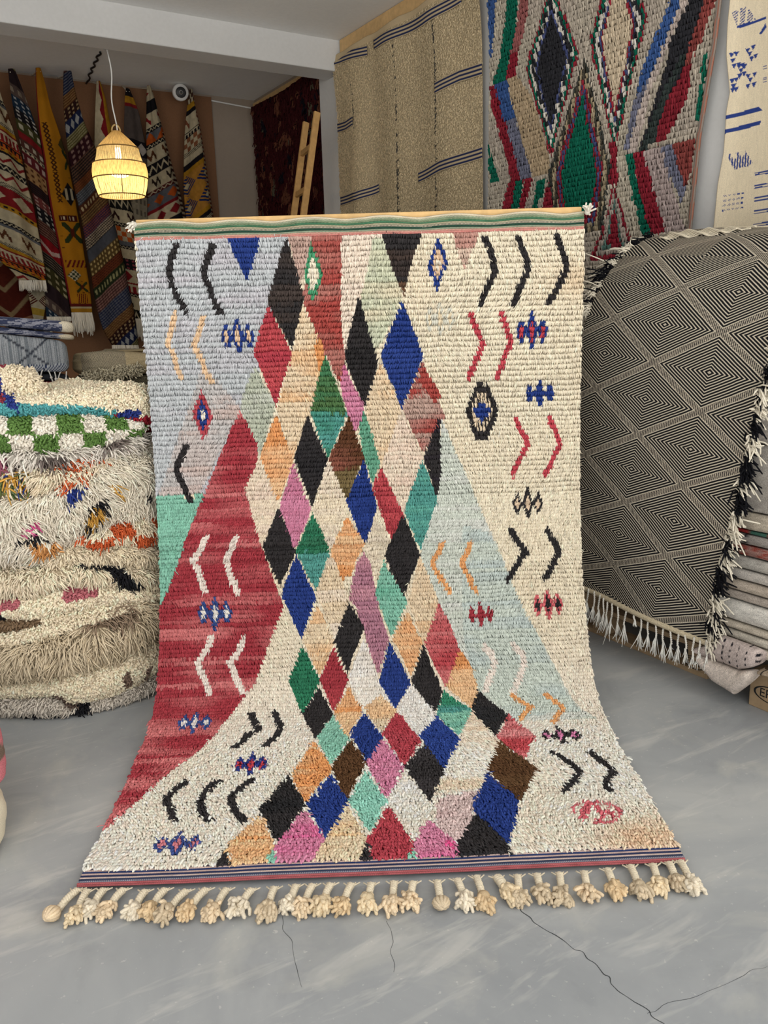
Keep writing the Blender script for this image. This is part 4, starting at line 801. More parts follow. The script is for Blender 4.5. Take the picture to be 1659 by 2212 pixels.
for i in range(13):
    x = -12+i*12.8; a, z = BK1.hit(x, 800+random.uniform(-2, 4)); p = BK1.pt(np.array(a)); n = BK1.n(np.array(a)); p = np.array([*(p+n*.035), z]); mt = MB()
    t = np.linspace(0, 1, 7)[:, None]; q = p+np.array([random.uniform(-.02, .02), -.01, -.075])*t+np.array([.01*math.sin(i*2.1), 0, 0])*np.sin(t*PI); mt.tube(q, .0035, 5, lin((196,194,188))); mt.ball(q[3], .007, 6, lin((204,200,194)))
    mt.build('fringe_tassel', M['weave'], gb)
bl('black folded textile beneath the grey-blue blanket', 60, 150, (806, 808), (822, 824), (40,42,46), seed=24)
bl('red folded textile low behind the tall pile', 40, 152, (822, 824), (850, 846), (160,64,72), seed=25)
bl('dark grey folded textile under the red one, mostly hidden', 40, 160, (850, 846), (905, 905), (66,64,66), seed=26)

BK2 = Curtain([(1.02, 5.25), (1.00, 4.95), (1.06, 4.86), (1.35, 4.80), (1.75, 4.74), (2.0, 4.7)])
def bk(label, yt, yb, base, x0=166, x1=345, m='tweed', polys=(), pile=None, name='folded_kilim', **k):
    yt = np.interp(np.linspace(0, 1, 9), np.linspace(0, 1, len(yt)), yt); yb = np.interp(np.linspace(0, 1, 9), np.linspace(0, 1, len(yb)), yb); xs = np.linspace(x0, x1, len(yt)); t = BK2.line(list(zip(xs, yt))); xs = np.linspace(x0, x1, len(yb)); b = BK2.line(list(zip(xs, yb)))
    return folded(name, label, 'kilim', 'folded kilims beside the blankets', BK2, t-[0, .003], b+[0, .003], k.pop('bulge', .03), .5, base, pile, patch(BK2, polys), m=m, lumps=k.pop('lumps', .008), lz=0., **k)
def stripes(c1, c2, p, sl=.4, th=0.):
    def f(a, z, w, ff, c): k = np.sin((z+sl*a)*2*PI/p) > th; c[k] = lin(c1); c[~k] = lin(c2); return c
    return f
def herring(a, z, w, f, c):
    k = (a > BK2.line([(188,790)])[0, 0]) & (a < BK2.line([(272,790)])[0, 0]) & (f > .12); t = np.abs(((a*9) % 1)-.5)*.10+z*.9+f*.12
    d = np.sin(t*2*PI/.0085) > 0; c[k & d] = lin((40,40,40)); c[k & ~d] = lin((196,184,156)); return c
bk('khaki herringbone rug with a tufted cream edge, top of the kilim stack', (762, 756, 760, 764), (808, 814, 812, 804), (176,160,128), colf=herring, res=(620, 150), seed=31, bulge=.05, lumps=.02)
tf = MB()
for x in np.linspace(196, 300, 60):
    a, z = BK2.hit(x, 815-(x-196)*.17+random.uniform(-4, 4)); p = BK2.pt(np.array(a)); n = BK2.n(np.array(a)); v = rng.normal(0, 1, (16, 3)); tf.strands(np.array([*(p+n*.06), z])+v*.012, unit(v+np.array([n[0], n[1], .2])), rng.normal(0, .3, (16, 3)), .022, .005, lin((206,196,170))*(1+.1*rng.normal(0, 1, 16))[:, None])
tag(tf.build('tufted_edge', M['pile']), 'cream tufted strip').parent = [o for o in bpy.data.objects if o.name.startswith('folded_kilim')][0]
bk('dark striped kilim with a dotted line under the khaki herringbone rug', (808, 814, 812, 804), (838, 836, 838, 830), (70,66,58), colf=stripes((44,42,38), (120,112,92), .009, .5), seed=32)
bk('pale grey kilim, third of the kilim stack', (838, 836, 838, 830), (850, 848, 848, 840), (186,178,160), seed=33)
bk('olive striped kilim above the lime green one', (850, 848, 848, 840), (872, 868, 866, 862), (110,104,66), colf=stripes((82,80,52), (140,130,88), .016, .1), seed=34)
bk('lime green folded kilim at the edge of the large rug', (872, 868, 866, 862), (925, 915, 905, 900), (120,160,60), seed=35)
bk('cream shaggy kilim hidden under the lime green one', (925, 915, 905, 900), (950, 942, 935, 930), (190,176,150), seed=36)
bk('black and white patterned kilim low in the kilim stack', (950, 942, 935, 932), (972, 965, 958, 955), (70,74,74), colf=stripes((30,34,34), (190,186,176), .012, 1.6, .35), seed=37)
bk('tan folded kilim, second lowest seen in the kilim stack', (972, 965, 958, 955), (988, 982, 978, 976), (170,140,92), seed=38)
bk('pale cream folded kilim, lowest seen in the kilim stack', (988, 982, 978, 976), (1040, 1035, 1030, 1030), (206,198,176), seed=39)
for nm, cu, cc in (('blankets', BK1, 0), ('kilims', BK2, 1)):   # the crate each stack stands on
    zt = (BK1.line([(40, 905)])[0, 1] if cc == 0 else BK2.line([(300, 1032)])[0, 1])-.03
    x0, x1, y0, y1 = (.3, .92, 4.86, 5.25) if cc == 0 else (1.12, 1.95, 4.98, 5.4)
    o = empty('wooden_crate', ((x0+x1)/2, (y0+y1)/2, 0), ('slatted wooden crate carrying the folded blankets', 'slatted wooden crate carrying the folded kilims')[cc], 'crate')
    wcl = lin((168,132,88)); n = 5
    for k in range(n):
        z = zt*(k+.5)/n; m_ = MB(); h = zt/n*.42
        m_.box((x0, y0, z-h), (x1, y0+.02, z+h), wcl).box((x0, y1-.02, z-h), (x1, y1, z+h), wcl).box((x0, y0+.02, z-h), (x0+.02, y1-.02, z+h), wcl).box((x1-.02, y0+.02, z-h), (x1, y1-.02, z+h), wcl); m_.build('slat_ring', M['pine'], o, flat=True)
    MB().box((x0, y0, zt-.02), (x1, y1, zt), wcl).build('lid', M['pine'], o, flat=True)
    [MB().box((x-.02, y-.02, 0), (x+.02, y+.02, zt-.02), wcl).build('corner_post', M['pine'], o, flat=True) for x in (x0+.045, x1-.045) for y in (y0+.045, y1-.045)]

# ------------------------------------------------------------------ textiles at the very left edge, near the camera
e0 = on(15, 1600, 1, 2.66); e1 = on(15, 1780, 1, 2.5); 
NL = Curtain([(-.9, 2.40), (-.2, 2.34), (.03, 2.36), (on(14, 1780, 1, 2.5)[0]-.02, 2.46), (on(14, 1780, 1, 2.5)[0]-.03, 2.62), (-.02, 3.0)])
zc = on(8, 1690, 1, 2.5)[2]; zt = on(5, 1562, 1, 2.55)[2]
def flat_(a, z0): return [(a[0], z0), (a[1], z0)]
am = (0, NL.a[-1])
def bluedots(a, z, w, f, c):
    q = NL.hit(7, 1737); m = (np.abs(a-q[0]) < .06) & (np.abs(z-q[1]) < .035) & (np.sin((a-q[0])*420) > -.3) & (np.sin(z*300) > -.5); c[m] = lin((52,72,150)); return c
folded('folded_textile', 'cream folded textile with small blue checks at the left picture edge, under a pink one', 'textile', None, NL, flat_(am, zc), flat_(am, .012), .03, .45, (224,214,190), None, (), m='weave', colf=bluedots, seed=41)
NL2 = Curtain([(-.9, 2.36), (-.2, 2.36), (.02, 2.40), (on(16, 1630, 1, 2.56)[0]-.028, 2.50), (on(16, 1630, 1, 2.56)[0]-.035, 2.66), (-.02, 3.0)])
am = (0, NL2.a[-1])
folded('folded_textile', 'pink folded textile with a brown stripe at the left picture edge', 'textile', None, NL2, flat_(am, zt), flat_(am, zc+.004), .025, .45, (206,124,132), None, (), m='tweed', colf=lambda a, z, w, f, c: np.where((np.abs(z-(zc+zt)/2-.02) < .02)[:, None], lin((120,104,92)), c), seed=42)
# ================================================================== RIGHT STACK: pallets, folded flat weaves, the big black and white rug
PW = lin((160,136,106))
def pallet(x0, x1, y0, y1, label):
    p = empty('pallet', ((x0+x1)/2, (y0+y1)/2, 0), label, 'pallet', 'pallets under the right stack')
    L = y1-y0
    for k, yy in enumerate((y0+.05, (y0+y1)/2, y1-.05)):
        for j, xx in enumerate((x0+.055, (x0+x1)/2, x1-.055)):
            MB().box((xx-.05, yy-.05, .022), (xx+.05, yy+.05, .1), PW*.92).build('block', M['pine'], p, flat=True, bevel=.002)
    for xx in (x0+.055, (x0+x1)/2, x1-.055):
        MB().box((xx-.05, y0, 0), (xx+.05, y1, .022), PW).build('bottom_board', M['pine'], p, flat=True, bevel=.002)
    for yy in (y0+.05, (y0+y1)/2, y1-.05):
        MB().box((x0, yy-.05, .1), (x1, yy+.05, .122), PW).build('cross_board', M['pine'], p, flat=True, bevel=.002)
    n = 5
    for k in range(n):
        xx = x0+.05+(x1-x0-.1)*k/(n-1); MB().box((xx-.05, y0, .122), (xx+.05, y1, .144), PW*1.05).build('top_board', M['pine'], p, flat=True, bevel=.002)
    return p
pal1 = pallet(2.768, 3.50, 2.01, 3.21, 'grey-brown wooden pallet under the fringe of the black and white rug')
pal2 = pallet(2.716, 3.45, .575, 1.775, 'wooden pallet at the right edge with an oval stamp on its corner block')
def stamp(txt, px, py, x, h, parent, oval):
    c = on(px, py, 0, x); cu = bpy.data.curves.new('stamp', 'FONT'); cu.body = txt; cu.size = h; cu.align_x = 'LEFT'; cu.align_y = 'CENTER'; cu.extrude = .0003
    cu.materials.append(M['black']); t = bpy.data.objects.new('tmp', cu); COL.objects.link(t); bpy.context.view_layer.update()
    me = bpy.data.meshes.new_from_object(t.evaluated_get(bpy.context.evaluated_depsgraph_get())); bpy.data.objects.remove(t)
    o = bpy.data.objects.new('stamp', me); COL.objects.link(o); o.parent = parent; o.matrix_parent_inverse = parent.matrix_world.inverted(); o.location = c; o.rotation_euler = (PI/2, 0, -PI/2)
    a = np.linspace(0, 2*PI, 49)[:-1]; m = MB(); q = np.stack([0*a-.0006, -np.cos(a)*oval[0], np.sin(a)*oval[1]], 1)
    cc = np.array([x, c[1]-oval[2], c[2]]); k = .90; m.grid(np.stack([cc+q, cc+q*np.array([1, k, k])]), lin((40,34,30)), wrap=True)
    m.build('stamp_ring', M['black'], parent)
blk = MB(); blk.box((2.7155, 1.63, .0), (2.80, 1.7765, .148), PW).build('stamped_block', M['pine'], pal2, flat=True, bevel=.004)
stamp('EPAL', 1640, 1494, 2.7148, .050, pal2, (.085, .034, .062))
stamp('EPAL', 1481, 1424, 2.7665, .040, pal1, (.055, .028, .045))

RS = Curtain([(3.2, 2.78), (2.84, 2.72), (2.72, 2.62), (2.705, 2.3), (2.70, 1.9), (2.70, 1.5), (2.72, 1.15), (2.8, .98), (3.2, .95)])
zl = lambda y: on(1659, y, 0, 2.675)[2]
WV = [(1.73,1.62,(176,168,158),'plain grey-beige flat-woven rug on top of the right stack'),(1.62,1.45,(150,140,128),'brown-grey flat-woven rug, second from the top of the right stack'),(1.45,1.30,(186,178,168),'pale grey flat-woven rug, third from the top of the right stack'),(1.30,1.16,(166,158,150),'speckled grey flat-woven rug fourth from the top of the right stack'),
 (1.16,zl(964),(176,168,160),'light grey woven rug behind the upper fringe of the black and white rug'),(zl(964),zl(1117),(168,162,154),'thick grey woven rug above the red and green edged one'),(zl(1117),zl(1158),(176,166,150),'grey-beige woven rug directly over the thin red and green line'),(zl(1158),zl(1166),(96,72,70),'thin rug with a red and green edge in the right stack'),(zl(1166),zl(1191),(150,144,138),'grey rug dotted with black stitches above the red-flecked rug'),(zl(1191),zl(1218),(146,112,104),'red-flecked woven rug in the right stack'),
 (zl(1218),zl(1247),(176,172,164),'pale grey rug just below the red-flecked one'),(zl(1247),zl(1273),(186,180,172),'second pale grey rug below the red-flecked one'),(zl(1273),zl(1299),(176,164,150),'beige rug with a dark woven line, over a grey one'),(zl(1299),zl(1321),(166,156,146),'grey-brown rug directly over the bulky whitish rug'),(zl(1321),zl(1368),(206,202,194),'bulky whitish woven rug low in the right stack'),(zl(1368),zl(1388),(192,182,166),'cream woven rug, first under the bulky whitish one'),(zl(1388),zl(1410),(196,188,174),'cream woven rug, second under the bulky whitish one'),(zl(1410),.215,(200,190,176),'cream rug with a rounded fold, third under the bulky whitish one')]
def speck(kind):
    def f(a, z, w, ff, c):
        n = vn(a*150, z*150, 7); c = c*(.80+.4*n)[:, None]
        if kind == 'dots': k = (np.sin(a*180) > .8) & (np.sin(z*260+a*30) > .2); c[k] = lin((34,34,40))
        if kind == 'red': k = vn(a*120, z*200, 4) > .55; c[k] = lin((140,70,60))
        if kind == 'rg': k = vn(a*14, z*3, 4) > .5; c[k] = lin((60,96,84)); c[~k] = lin((150,50,48))
        if kind == 'line': k = np.abs(np.sin(a*24)) < .06; c[k] = lin((52,48,48))
        return c
    return f
def shift(dx, dy): return Curtain([(x+dx*min(1, max(0, (3.3-x)/.5)), y+(dy if y < 1.3 else 0)) for x, y in [(3.2, 2.78-dx*.5), (2.84, 2.72-dx*.5), (2.72, 2.62-dx*.5), (2.705, 2.3), (2.70, 1.9), (2.70, 1.5), (2.72, 1.15), (2.8, .98), (3.2, .95)]])
for i, (z1, z0, c, lb) in enumerate(WV):
    RS_ = RS if z1 < 1.2 else shift(float(np.interp(z1, [1.2, 1.30, 1.45, 1.62, 1.74], [0, .005, .055, .13, .26])), .25)
    kd = {7: 'rg', 8: 'dots', 9: 'red', 12: 'line'}.get(i, 'plain'); off = [0, .004, .008, .0, .008, 0, .006, -.006, .004, .0, .01, .004, .01, 0, .016, .01, .006, .012][i]
    folded('folded_flat_weave', lb, 'rug', 'flat-woven rugs in the right stack', RS_, [(0, z1-.003), (RS_.a[-1], z1-.003)], [(0, z0+.003), (RS_.a[-1], z0+.003)], .010+off, .60-(0 if z1 < 1.2 else float(np.interp(z1, [1.2, 1.74], [0, .24]))), c, None, (), colf=speck(kd), m='tweed', seed=60+i, lumps=.008, ends=(.2, RS_.a[-1]-.2), lz=0.)
# two soft rugs slumping over the pallet edge
RF = Curtain([(2.66, 2.72), (2.645, 2.5), (2.645, 1.5), (2.66, 1.1)])
def slump(label, pts_t, pts_b, c, bulge, colf, seed):
    folded('folded_flat_weave', label, 'rug', 'flat-woven rugs in the right stack', RF, [RF.hit(*p) for p in pts_t], [RF.hit(*p) for p in pts_b], bulge, .012, c, None, (), colf=colf, m='tweed', seed=seed, lumps=.012, lz=0.)
slump('pinkish grey rug with black stitches slumping over the pallet', [(1496,1400),(1540,1390),(1562,1374),(1645,1402)], [(1496,1406),(1550,1428),(1600,1444),(1645,1440)], (186,172,166), .03, speck('dots'), 81)
slump('soft beige rug drooping to the floor between the two pallets', [(1508,1408),(1555,1432),(1600,1448),(1630,1444)], [(1508,1420),(1545,1470),(1590,1499),(1630,1470)], (196,184,174), .045, speck('plain'), 82)
slump('coarse brown-beige rug lying on the stamped pallet', [(1636,1446),(1660,1450),(1690,1458),(1720,1470)], [(1636,1454),(1660,1460),(1690,1470),(1720,1482)], (166,150,130), .03, speck('line'), 83)

# ------------------------------------------------------------------ the black and white diamond-twill rug draped over that stack
bw = empty('draped_rug', (2.64, 2.2, .25), 'large black and white rug of concentric woven diamonds draped over the right stack', 'rug')
pf = np.array([(2.628,.25),(2.622,.6),(2.624,.95),(2.630,1.25),(2.646,1.42),(2.690,1.56),(2.755,1.67),(2.85,1.755),(2.97,1.805),(3.07,1.822),(3.16,1.815),(3.24,1.80)])
q_, s_ = (lambda p: (p, np.concatenate([[0], np.cumsum(np.hypot(*np.diff(p, axis=0).T))])))(pf)
st_ = np.linspace(0, s_[-1], 400); bx = np.interp(st_, s_, q_[:, 0]); bz = np.interp(st_, s_, q_[:, 1])
ker = np.hanning(31); ker /= ker.sum(); bx, bz = [np.convolve(np.pad(v, 15, mode='reflect', reflect_type='odd'), ker, 'valid') for v in (bx, bz)]
SB = st_[-1]
edge_px = [(1530,1384),(1545,1300),(1560,1215),(1588,1120),(1604,1040),(1624,950),(1640,870),(1659,800)]
ez = np.array([on(x, y, 0, 2.64)[1:] for x, y in edge_px])                   # near edge (Y, z)
def bw_pt(u, t):                                                              # u 0 far edge .. 1 near edge, t metres up from the hem
    z = np.interp(t, st_, bz); x = np.interp(t, st_, bx)
    yn = np.interp(z, ez[:, 1], ez[:, 0]); yn = np.where(z > ez[-1, 1], np.maximum(ez[-1, 0]-(z-ez[-1, 1])*.10-(np.maximum(t-1.5, 0))*.30, 1.45), yn)
    yf = 2.665-.05*np.clip((z-1.3)/.4, 0, 1); Y = yf+(yn-yf)*u
    z = z+(.024-.05*u)*np.clip(1-t/.5, 0, 1)
    fold = .010*np.sin(Y*9+z*3)*np.clip(1-z/1.6, 0, 1)+.012*(fbm(Y*4, z*3, 33)-.5)+.02*np.exp(-((u-.12)/.12)**2)*np.clip(z-.9, 0, .5)
    z = z+.022*np.sin(Y*5.5+.6)*np.clip((t-1.55)/.3, 0, 1)
    return np.stack([x-fold*np.clip(1.9-t, .2, 1), Y, z], -1)
m = bpy.data.materials.new('diamond_twill'); m.use_nodes = True
def _tw():
    nt = m.node_tree; N = nt.nodes; K = nt.links; b = N['Principled BSDF']; b.inputs['Roughness'].default_value = .95; b.inputs['Specular IOR Level'].default_value = .05
    uv = N.new('ShaderNodeUVMap'); uv.uv_map = 'UVMap'; sp = N.new('ShaderNodeSeparateXYZ'); K.new(uv.outputs[0], sp.inputs[0])
    def mth(op, a, c=None, d=None):
        n = N.new('ShaderNodeMath'); n.operation = op
        for i, v in enumerate((a, c, d)):
            if v is None: continue
            if isinstance(v, (int, float)): n.inputs[i].default_value = v
            else: K.new(v, n.inputs[i])
        return n.outputs[0]
    nz = N.new('ShaderNodeTexNoise'); nz.inputs['Scale'].default_value = 5; K.new(uv.outputs[0], nz.inputs[0]); dj = mth('MULTIPLY', mth('SUBTRACT', nz.outputs[0], .5), .016)
    X = mth('ADD', sp.outputs[0], dj); Y = mth('ADD', sp.outputs[1], dj)
    a = mth('ABSOLUTE', mth('SUBTRACT', mth('FRACT', X), .5)); c = mth('ABSOLUTE', mth('SUBTRACT', mth('FRACT', Y), .5)); mm = mth('MAXIMUM', a, c)
    s = mth('SINE', mth('MULTIPLY', mm, 2*PI*25)); stripe = mth('GREATER_THAN', s, .32)
    chk = mth('GREATER_THAN', mth('MULTIPLY', mth('SINE', mth('MULTIPLY', X, 2*PI*30)), mth('SINE', mth('MULTIPLY', Y, 2*PI*34))), .05)
    bd = mth('GREATER_THAN', mm, .458); f = mth('ADD', mth('MULTIPLY', bd, chk), mth('MULTIPLY', mth('SUBTRACT', 1, bd), stripe))
    th = N.new('ShaderNodeTexNoise'); th.inputs['Scale'].default_value = 900; tc = N.new('ShaderNodeTexCoord'); K.new(tc.outputs['Object'], th.inputs[0])
    mx = N.new('ShaderNodeMix'); mx.data_type = 'RGBA'; K.new(f, mx.inputs[0]); mx.inputs[6].default_value = (*lin((30,30,32)), 1); mx.inputs[7].default_value = (*lin((188,178,160)), 1)
    m2 = N.new('ShaderNodeVectorMath'); m2.operation = 'SCALE'; K.new(mx.outputs[2], m2.inputs[0]); K.new(mth('MULTIPLY_ADD', th.outputs[0], .6, .7), m2.inputs['Scale']); K.new(m2.outputs[0], b.inputs['Base Color'])
    bp = N.new('ShaderNodeBump'); bp.inputs['Strength'].default_value = .5; bp.inputs['Distance'].default_value = .0015; K.new(s, bp.inputs['Height']); K.new(bp.outputs[0], b.inputs['Normal'])
_tw()
u, t = np.meshgrid(np.linspace(0, 1, 160), np.linspace(0, SB, 300)); P = bw_pt(u, t)
T0 = np.interp(1.5892, bz[:330], st_[:330]); Mi = np.linalg.inv(np.array([[-.2344, .2899], [-.1768, -.1163]]))
UVb = np.stack([P[..., 1]-2.1883, t-T0], -1)@Mi.T
MB().grid(P, lin((40,40,42)), UVb).build('woven_cloth', m, bw, uv=True, solid=.009)
# beige hem band with white tassels
u = np.linspace(0, 1, 80); hp = bw_pt(u, np.zeros(80)); hm = MB(); hm.tube(hp+np.array([-.002, 0, .004]), .013, 8, lin((198,184,156))*(.9+.2*np.repeat(vn(u*60, 0, 3), 8)[:, None] if False else 1)); hm.build('hem_band', M['tweed'], bw)
HT = [((155,1050),(135,1280)),((210,1075),(190,1310)),((250,1100),(240,1340)),((290,1130),(280,1370)),((312,1160),(306,1390)),((355,1175),(340,1420)),((405,1200),(395,1450)),((470,1235),(450,1470)),((540,1260),(552,1355)),((600,1295),(580,1525)),((660,1320),(655,1530)),((725,1345),(710,1570)),((785,1365),(785,1615)),((850,1395),(840,1620)),((910,1410),(910,1645)),((970,1440),(970,1650)),((1035,1455),(1030,1680)),((1085,1480),(1085,1695)),((1150,1480),(1145,1710))]
for a, b in HT:
    A = on(1230+a[0]/3.867, 1000+a[1]/3.867, 0, 2.615); Bt = on(1230+b[0]/3.867, 1000+b[1]/3.867, 0, 2.612); d = Bt-A; Nk = A+d*.52; mt = MB()
    tt = np.linspace(0, 1, 16); wv = np.stack([0*tt, .004*np.sin(tt*3+a[0]), 0*tt], 1)
    for k in range(2):
        ph = tt*22+k*PI; mt.tube(A+(Nk-A)*tt[:, None]+wv+.0022*np.stack([np.cos(ph), np.sin(ph), 0*ph], 1), .0028, 5, lin((222,218,208)))
    n = 14; mt.strands(np.repeat(Nk[None], n, 0)+rng.normal(0, .0015, (n, 3)), unit(np.array([0, 0, -1.])+rng.normal(0, .16, (n, 3))), np.array([0, 0, -1.])+rng.normal(0, .22, (n, 3)), np.linalg.norm(d)*.42*(1+.12*rng.normal(0, 1, n)), .0018, lin((228,226,218))*np.ones((n, 1)), k=4, rings=4)
    mt.build('tassel', M['weave'], bw)
# black and white yarn fringe along the two side edges, cream warp cord along the top
def yarn(P, out, n, L, r, name, mixw=.5):
    i = rng.integers(0, len(P), n); base = P[i]+rng.normal(0, .006, (n, 3)); o = out[i]; c = np.where((vn(i*.21, i*0., 9)+.35*(rng.random(n)-.5) > mixw)[:, None], lin((226,218,200)), lin((24,24,28)))
    MB().strands(base, unit(o+rng.normal(0, .38, (n, 3))+np.array([-.35, 0, .1])), o*.5+np.array([0, 0, -.6])+rng.normal(0, .4, (n, 3)), L*(1+.3*rng.normal(0, 1, n)), r, c*(1+.08*rng.normal(0, 1, n))[:, None], k=5, rings=4).build(name, M['pile'], bw)
t = np.linspace(.0, 1.5, 260); Pn = bw_pt(np.ones(260), t); yarn(Pn, np.tile([-.15, -1., 0.], (260, 1)), 900, .044, .0034, 'side_fringe')
t = np.linspace(1.25, 1.76, 120); Pf = bw_pt(np.zeros(120), t); yarn(Pf, np.tile([-.1, 1., .35], (120, 1)), 260, .05, .0030, 'side_fringe')
mt = MB()
for k in range(7):
    u = np.linspace(.12, .42+.02*k, 40); P = bw_pt(u, np.full(40, 1.66+.012*k)); ph = u*60+k*1.3; P = P+np.stack([.006*np.cos(ph)-.004, 0*ph, .008+.006*np.sin(ph)], 1); mt.tube(P, .0036, 5, lin((214,204,182))*(1+.05*k % .2))
mt.build('warp_cord', M['weave'], bw)
u = np.linspace(.34, 1., 60); MB().tube(bw_pt(u, np.full(60, 1.78))+np.array([0, 0, .004]), .006, 6, lin((206,194,170))).build('top_hem', M['weave'], bw)
# ================================================================== KILIMS HUNG BY ONE CORNER ALONG THE REAR WALL
def kil(label, edges, colf, yoff, fringe=None, seed=0, folds=2.2, amp=.05, cordpx=None, ccol=(190,180,164)):
    """edges: rows of (y px, left px, right px); the cloth gathers at its tied corner and spreads as it falls"""
    Y0 = YB-.05-yoff; E_ = np.array(edges, float); l = np.array([on(x, y, 1, Y0)[[0, 2]] for y, x, _ in E_]); r = np.array([on(x, y, 1, Y0)[[0, 2]] for y, _, x in E_])
    s = np.concatenate([[0], np.cumsum(np.hypot(*np.diff((l+r)/2, axis=0).T))]); nv, nu = 380, 56; S = np.linspace(0, s[-1], nv); ker = np.hanning(41); ker /= ker.sum()
    def sm(v): v = np.interp(S, s, v); return np.convolve(np.pad(v, 20, mode='reflect', reflect_type='odd'), ker, 'valid')
    lx, lz, rx, rz = [sm(q) for q in (l[:, 0], l[:, 1], r[:, 0], r[:, 1])]
    u = np.linspace(0, 1, nu)[None]; X = lx[:, None]+(rx-lx)[:, None]*u; Z = lz[:, None]+(rz-lz)[:, None]*u; wd_ = np.clip((rx-lx)/.35, .1, 1.2)[:, None]
    ph = seed*1.7; D = amp*wd_*(np.sin(u*PI)**.6*.9+.45*np.sin(u*folds*2*PI+ph+S[:, None]*.5)); P = np.stack([X, Y0-.02-D, Z], -1)
    root = empty('hanging_kilim', (P[0, nu//2, 0], Y0, P[0, nu//2, 2]), label, 'kilim')
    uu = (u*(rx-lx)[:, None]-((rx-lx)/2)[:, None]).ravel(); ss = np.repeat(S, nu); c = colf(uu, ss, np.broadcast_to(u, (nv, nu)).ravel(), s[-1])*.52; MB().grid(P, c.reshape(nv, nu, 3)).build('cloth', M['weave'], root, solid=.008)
    # the tie at the top
    top = P[0, nu//2]; t = np.linspace(0, 1, 10)[:, None]; mt = MB(); up = np.array([top[0]-.01, YB-.045, min(top[2]+.10, ZC-.004)])
    for k in range(3): mt.tube(top+np.array([(k-1)*.012, 0, -.03])*(1-t)+(up-top)*t+np.array([0, -.012, 0])*np.sin(t*PI), .006, 6, lin(ccol))
    mt.build('tie_cord', M['weave'], root)
    if fringe:
        n = 130; i = (rng.random(n)*(nu-1)).astype(int); B0 = P[-1, i]; MB().strands(B0, unit(np.array([0, -.25, -1.])+rng.normal(0, .10, (n, 3))), np.array([0, 0, -1.])+rng.normal(0, .08, (n, 3)), fringe*(1+.12*rng.normal(0, 1, n)), .0045, lin((206,200,188))*(1+.08*rng.normal(0, 1, n))[:, None], k=4, rings=4).build('fringe', M['weave'], root)
    return root
def bands(spec, sl, seed, tilt=0.):
    """stripes along the cloth: (length m, colour, figure, figure colour); sl = slope of the stripes"""
    tot = sum(b[0] for b in spec)
    def f(x, s, u, L):
        q = (s+x*sl+tilt) % tot; c = np.zeros((len(x), 3)); p = 0
        for k, b in enumerate(spec):
            m = (q >= p) & (q < p+b[0]); v = (q-p)/b[0]; cc = np.ones((len(x), 3))*lin(b[1]); fig = b[2] if len(b) > 2 else None
            if fig:
                c2 = lin(b[3]); per = b[0] if len(b) < 5 else b[4]; t = (x/per) % 1
                if fig == 'zig': g = np.abs(v-.5-.28*(np.abs(t-.5)*4-1)) < .13
                elif fig == 'dash': g = (np.abs(v-.5) < .22) & (t < .5)
                elif fig == 'dots': g = (np.abs(np.sin(v*9)) > .75) & (t < .45)
                elif fig == 'comb': g = ((np.abs(v-.25) < .1) | ((t < .4) & (v > .25) & (v < .9)))
                elif fig == 'dia': g = np.abs(t-.5)*2+np.abs(v-.5)*2 < .8
                elif fig == 'tri': g = v > np.abs(t-.5)*2
                elif fig == 'bird': g = (np.abs(v-.5-.18*np.sin(t*19)) < .16) & (np.abs(t-.5) < .28)
                elif fig == 'hatch': g = np.sin((x*.8+s)*420) > .1
                elif fig == 'stripe': g = np.sin(v*2*PI*max(1, round(b[0]/.022))) > .35
                elif fig == 'chk': g = (np.floor(t*4)+np.floor(v*3)) % 2 == 0
                elif fig == 'burst': g = (np.abs(t-.5)*2+np.abs(v-.5)*2 < .95) & (np.sin(v*40+np.abs(t-.5)*30) > -.3)
                else: g = np.zeros(len(x), bool)
                cc[g] = c2
                if fig == 'burst': cc[np.abs(t-.5)*2+np.abs(v-.5)*2 < .3] = lin((206,190,150))
            c[m] = cc[m]; p += b[0]
        return c*(.85+.3*vn(s*40+seed, x*60, seed))[:, None]
    return f
CRM=(206,192,160); KBK=(34,32,36); KRD=(138,36,40); KOR=(196,92,36); KYE=(188,138,40); KGR=(60,70,40); KNV=(34,42,76); KBR=(96,58,36); KGY=(104,106,112)
creamband = [(.10,CRM),(.035,KBK,'zig',CRM,.03),(.02,KGY),(.14,CRM,'bird',KBR,.17),(.03,KBK,'hatch',CRM),(.03,KYE),(.10,KRD,'comb',CRM,.03),(.05,KOR,'comb',KBK,.035),(.03,KYE,'dash',KRD,.05),(.02,KBK),(.09,CRM,'zig',KRD,.12),(.05,KBK,'zig',CRM,.04),(.10,CRM,'zig',KRD,.12),(.04,KBK,'hatch',CRM),(.15,KRD,'dia',CRM,.2),(.04,KYE,'dash',KBK,.05)]
patchw = [(.14,(52,40,44)),(.10,(96,80,74),'dash',(150,136,120),.05),(.11,(36,54,74),'dots',(176,178,180),.04),(.10,KBK,'dots',(190,184,176),.05),(.10,(74,72,40),'dash',(190,184,160),.06),(.06,KRD),(.08,(92,56,48),'dash',(190,180,160),.05),(.03,CRM,'comb',KBK,.03),(.10,(104,40,44),'dash',(196,170,160),.05),(.13,(182,140,94),'dots',KBR,.04),(.10,KBK,'stripe',(70,40,36)),(.09,(120,60,58),'dots',(190,160,150),.05),(.12,KBK,'dots',(196,190,180),.05),(.14,(80,44,40),'stripe',(132,100,84)),(.14,(148,30,36),'zig',(200,170,160),.2),(.12,KBK,'stripe',(120,104,84)),(.16,(66,62,34),'dots',(176,166,130),.06)]
